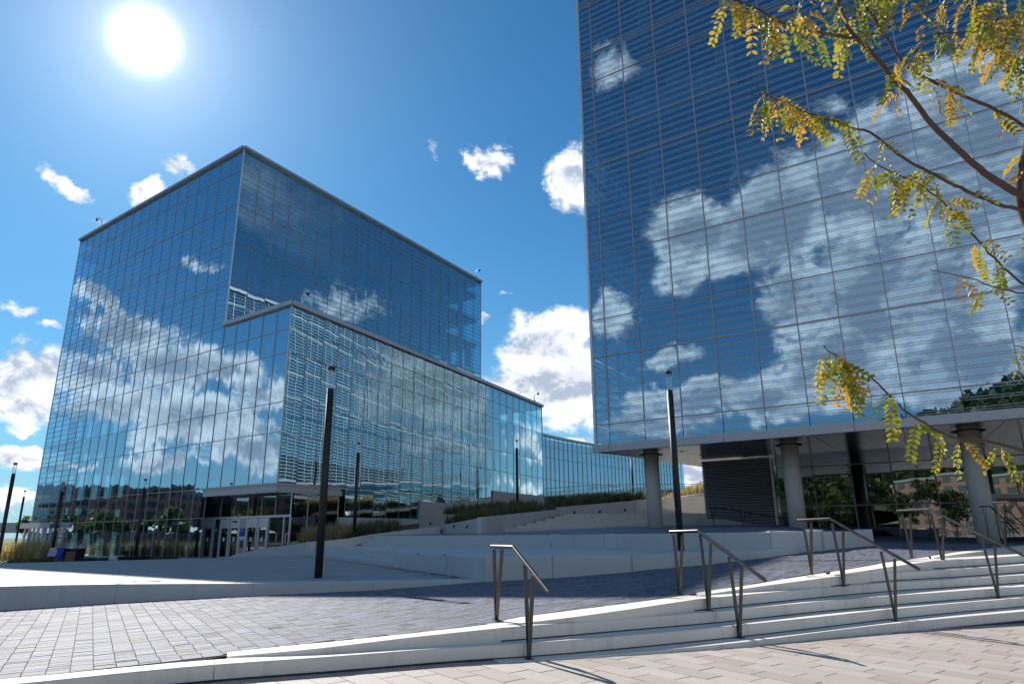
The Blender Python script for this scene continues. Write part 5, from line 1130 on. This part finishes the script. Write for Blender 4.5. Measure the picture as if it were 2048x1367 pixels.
MB().tube(trunk, [.16, .14, .12, .10, .06], 12).build('trunk', M['bark'], LT, smooth=True)
for k in ('b1', 'b2', 'b3', 'b4', 'b5', 'b6', 'b7', 'b8', 'b10'):
    s = paths[k][0]; j = min(range(len(trunk)), key=lambda i: np.linalg.norm(trunk[i] - s)); MB().tube([trunk[j], (trunk[j] + s) / 2 + ZV * .05, s], [.05, .035, BR[k][3]], 8).build('branch', M['bark'], LT, smooth=True)
def leaf_mesh(seed):
    r = random.Random(seed); v = []; f = []; n = r.randint(6, 9); Ln = r.uniform(.10, .15); c = r.uniform(.3, .9)
    ax = lambda t: np.array([0, 0, 0]) + np.array([Ln * t, 0, -c * Ln * t * t * .8])
    mb = MB().tube([ax(t) for t in np.linspace(0, 1, 5)], [.0011, .001, .0009, .0007, .0005], 4)
    for i in range(n):
        t = .2 + .8 * i / (n - 1); p = ax(t)
        for s in (-1, 1):
            if r.random() < .06: continue
            ll = r.uniform(.020, .030) * (1 - .25 * abs(t - .55)); wd = ll * .27; yaw = r.uniform(.85, 1.15); d = np.array([math.cos(yaw), s * math.sin(yaw), r.uniform(-.45, .1)]); d /= np.linalg.norm(d)
            sd = np.cross(d, np.array([0, 0, 1.])); sd /= np.linalg.norm(sd); up_ = np.cross(sd, d); tw = r.uniform(-.5, .5); sd = sd * math.cos(tw) + up_ * math.sin(tw); fold = np.cross(sd, d) * ll * .10
            q = [p, p + d * ll * .3 + sd * wd * .9 + fold, p + d * ll * .7 + sd * wd + fold, p + d * ll, p + d * ll * .7 - sd * wd + fold, p + d * ll * .3 - sd * wd * .9 + fold, p + d * ll * .5]
            mb.add(q, [(0, 1, 2, 3, 6)[::1], (0, 6, 3, 4, 5)])
    me = bpy.data.meshes.new('leaf'); me.from_pydata([tuple(map(float, x)) for x in mb.v], [], mb.f); me.materials.append(M['leaf']); return me
LM = [leaf_mesh(i) for i in range(9)]
def add_leaf(p, d, up_bias):
    o = bpy.data.objects.new('leaf', LM[rng.integers(0, 9)]); COL.objects.link(o); o.parent = LT; o.matrix_parent_inverse = parent_inv(LT)
    d = d / np.linalg.norm(d); z = np.array([*rng.normal(0, .5, 2), 1.]); y = np.cross(z, d); y /= np.linalg.norm(y); z = np.cross(d, y); s = rng.uniform(1.0, 1.4)
    o.matrix_basis = Matrix(((d[0] * s, y[0] * s, z[0] * s, p[0]), (d[1] * s, y[1] * s, z[1] * s, p[1]), (d[2] * s, y[2] * s, z[2] * s, p[2]), (0, 0, 0, 1)))
DENS = {'b1': (16, .62, 1), 'b1a': (26, .05, 1), 'b2': (22, .25, 1), 'b3': (28, .22, 1), 'b4': (24, .25, 1), 'b5': (7, .35, .95), 'b6': (24, .12, 1), 'b7': (26, .2, 1), 'b8': (12, .2, 1), 'b9': (26, 0, 1), 'b10': (5, .3, 1)}
for k, (n, t0, t1) in DENS.items():
    c = paths[k]
    n = int(n * 1.0); ncl = max(2, n // 4)
    for q_ in range(ncl):
        t = t0 + (t1 - t0) * (q_ + rng.uniform(.1, .9)) / ncl; i = int(t * (len(c) - 1)); p = c[i]
        for _ in range(rng.integers(2, 5)):
            d = rng.normal(0, 1, 3); d[2] = -abs(d[2]) * .9 - .35; d[1] *= .6; add_leaf(p + rng.normal(0, .006, 3), d, 0)
for k, t_lo, n in (('b3', .80, 14), ('b6', .86, 16), ('b1a', .6, 10), ('b4', .8, 5)):
    c = paths[k]
    for _ in range(n):
        i = int(rng.uniform(t_lo, 1) * (len(c) - 1)); d = rng.normal(0, 1, 3); d[2] = -abs(d[2]) * .9 - .5; d[1] *= .6; add_leaf(c[i] + rng.normal(0, .008, 3), d, 0)
# loose sprays along the top edge, as twigs with leaves
for q_ in range(20):
    x = rng.uniform(1540, 2048); y = rng.uniform(-30, 75) if x < 1800 else rng.uniform(-20, 130); dpt = rng.uniform(3.1, 3.9); p = EYE + ray(x, y) / (ray(x, y) @ FWD) * dpt
    e_ = p + np.array([rng.uniform(.06, .25), rng.uniform(0, .1), rng.uniform(.05, .3)]); tw = [p, (p + e_) / 2 + rng.normal(0, .012, 3), e_]
    MB().tube(tw, [.0018, .0028, .0038], 5).build('twig', M['bark'], LT)
    for _ in range(rng.integers(4, 8)):
        t = rng.random(); pp = p * (1 - t) + e_ * t; d = rng.normal(0, 1, 3); d[2] = -abs(d[2]) - .2; add_leaf(pp, d, 0)

# the rest of the tree's crown, over the trunk
mbq = MB(); rq = np.random.default_rng(11)
src = [np.array([v.co for v in m_.vertices]) for m_ in LM]; sf = [[tuple(p.vertices) for p in m_.polygons] for m_ in LM]
for i in range(9):
    a = i * .7; e_ = trunk[4] + np.array([1.0 + math.cos(a) * .9, math.sin(a) * .6, -.6 + (i % 4) * .45]); MB().tube([trunk[3] + (trunk[4] - trunk[3]) * (i / 9), (trunk[4] + e_) / 2, e_], [.03, .018, .006], 6).build('branch', M['bark'], LT, smooth=True)
    for _ in range(45):
        k = rq.integers(0, 9); c_ = e_ + rq.normal(0, .3, 3); A_ = np.linalg.qr(rq.normal(0, 1, (3, 3)))[0] * 1.4; mbq.add(list(src[k] @ A_.T + c_), sf[k])
tag(mbq.build('foliage', M['leaf'], LT), kind='stuff')
MB().tube([trunk[4], trunk[4] + np.array([.4, .1, .9])], [.055, .02], 8).build('branch', M['bark'], LT, smooth=True)
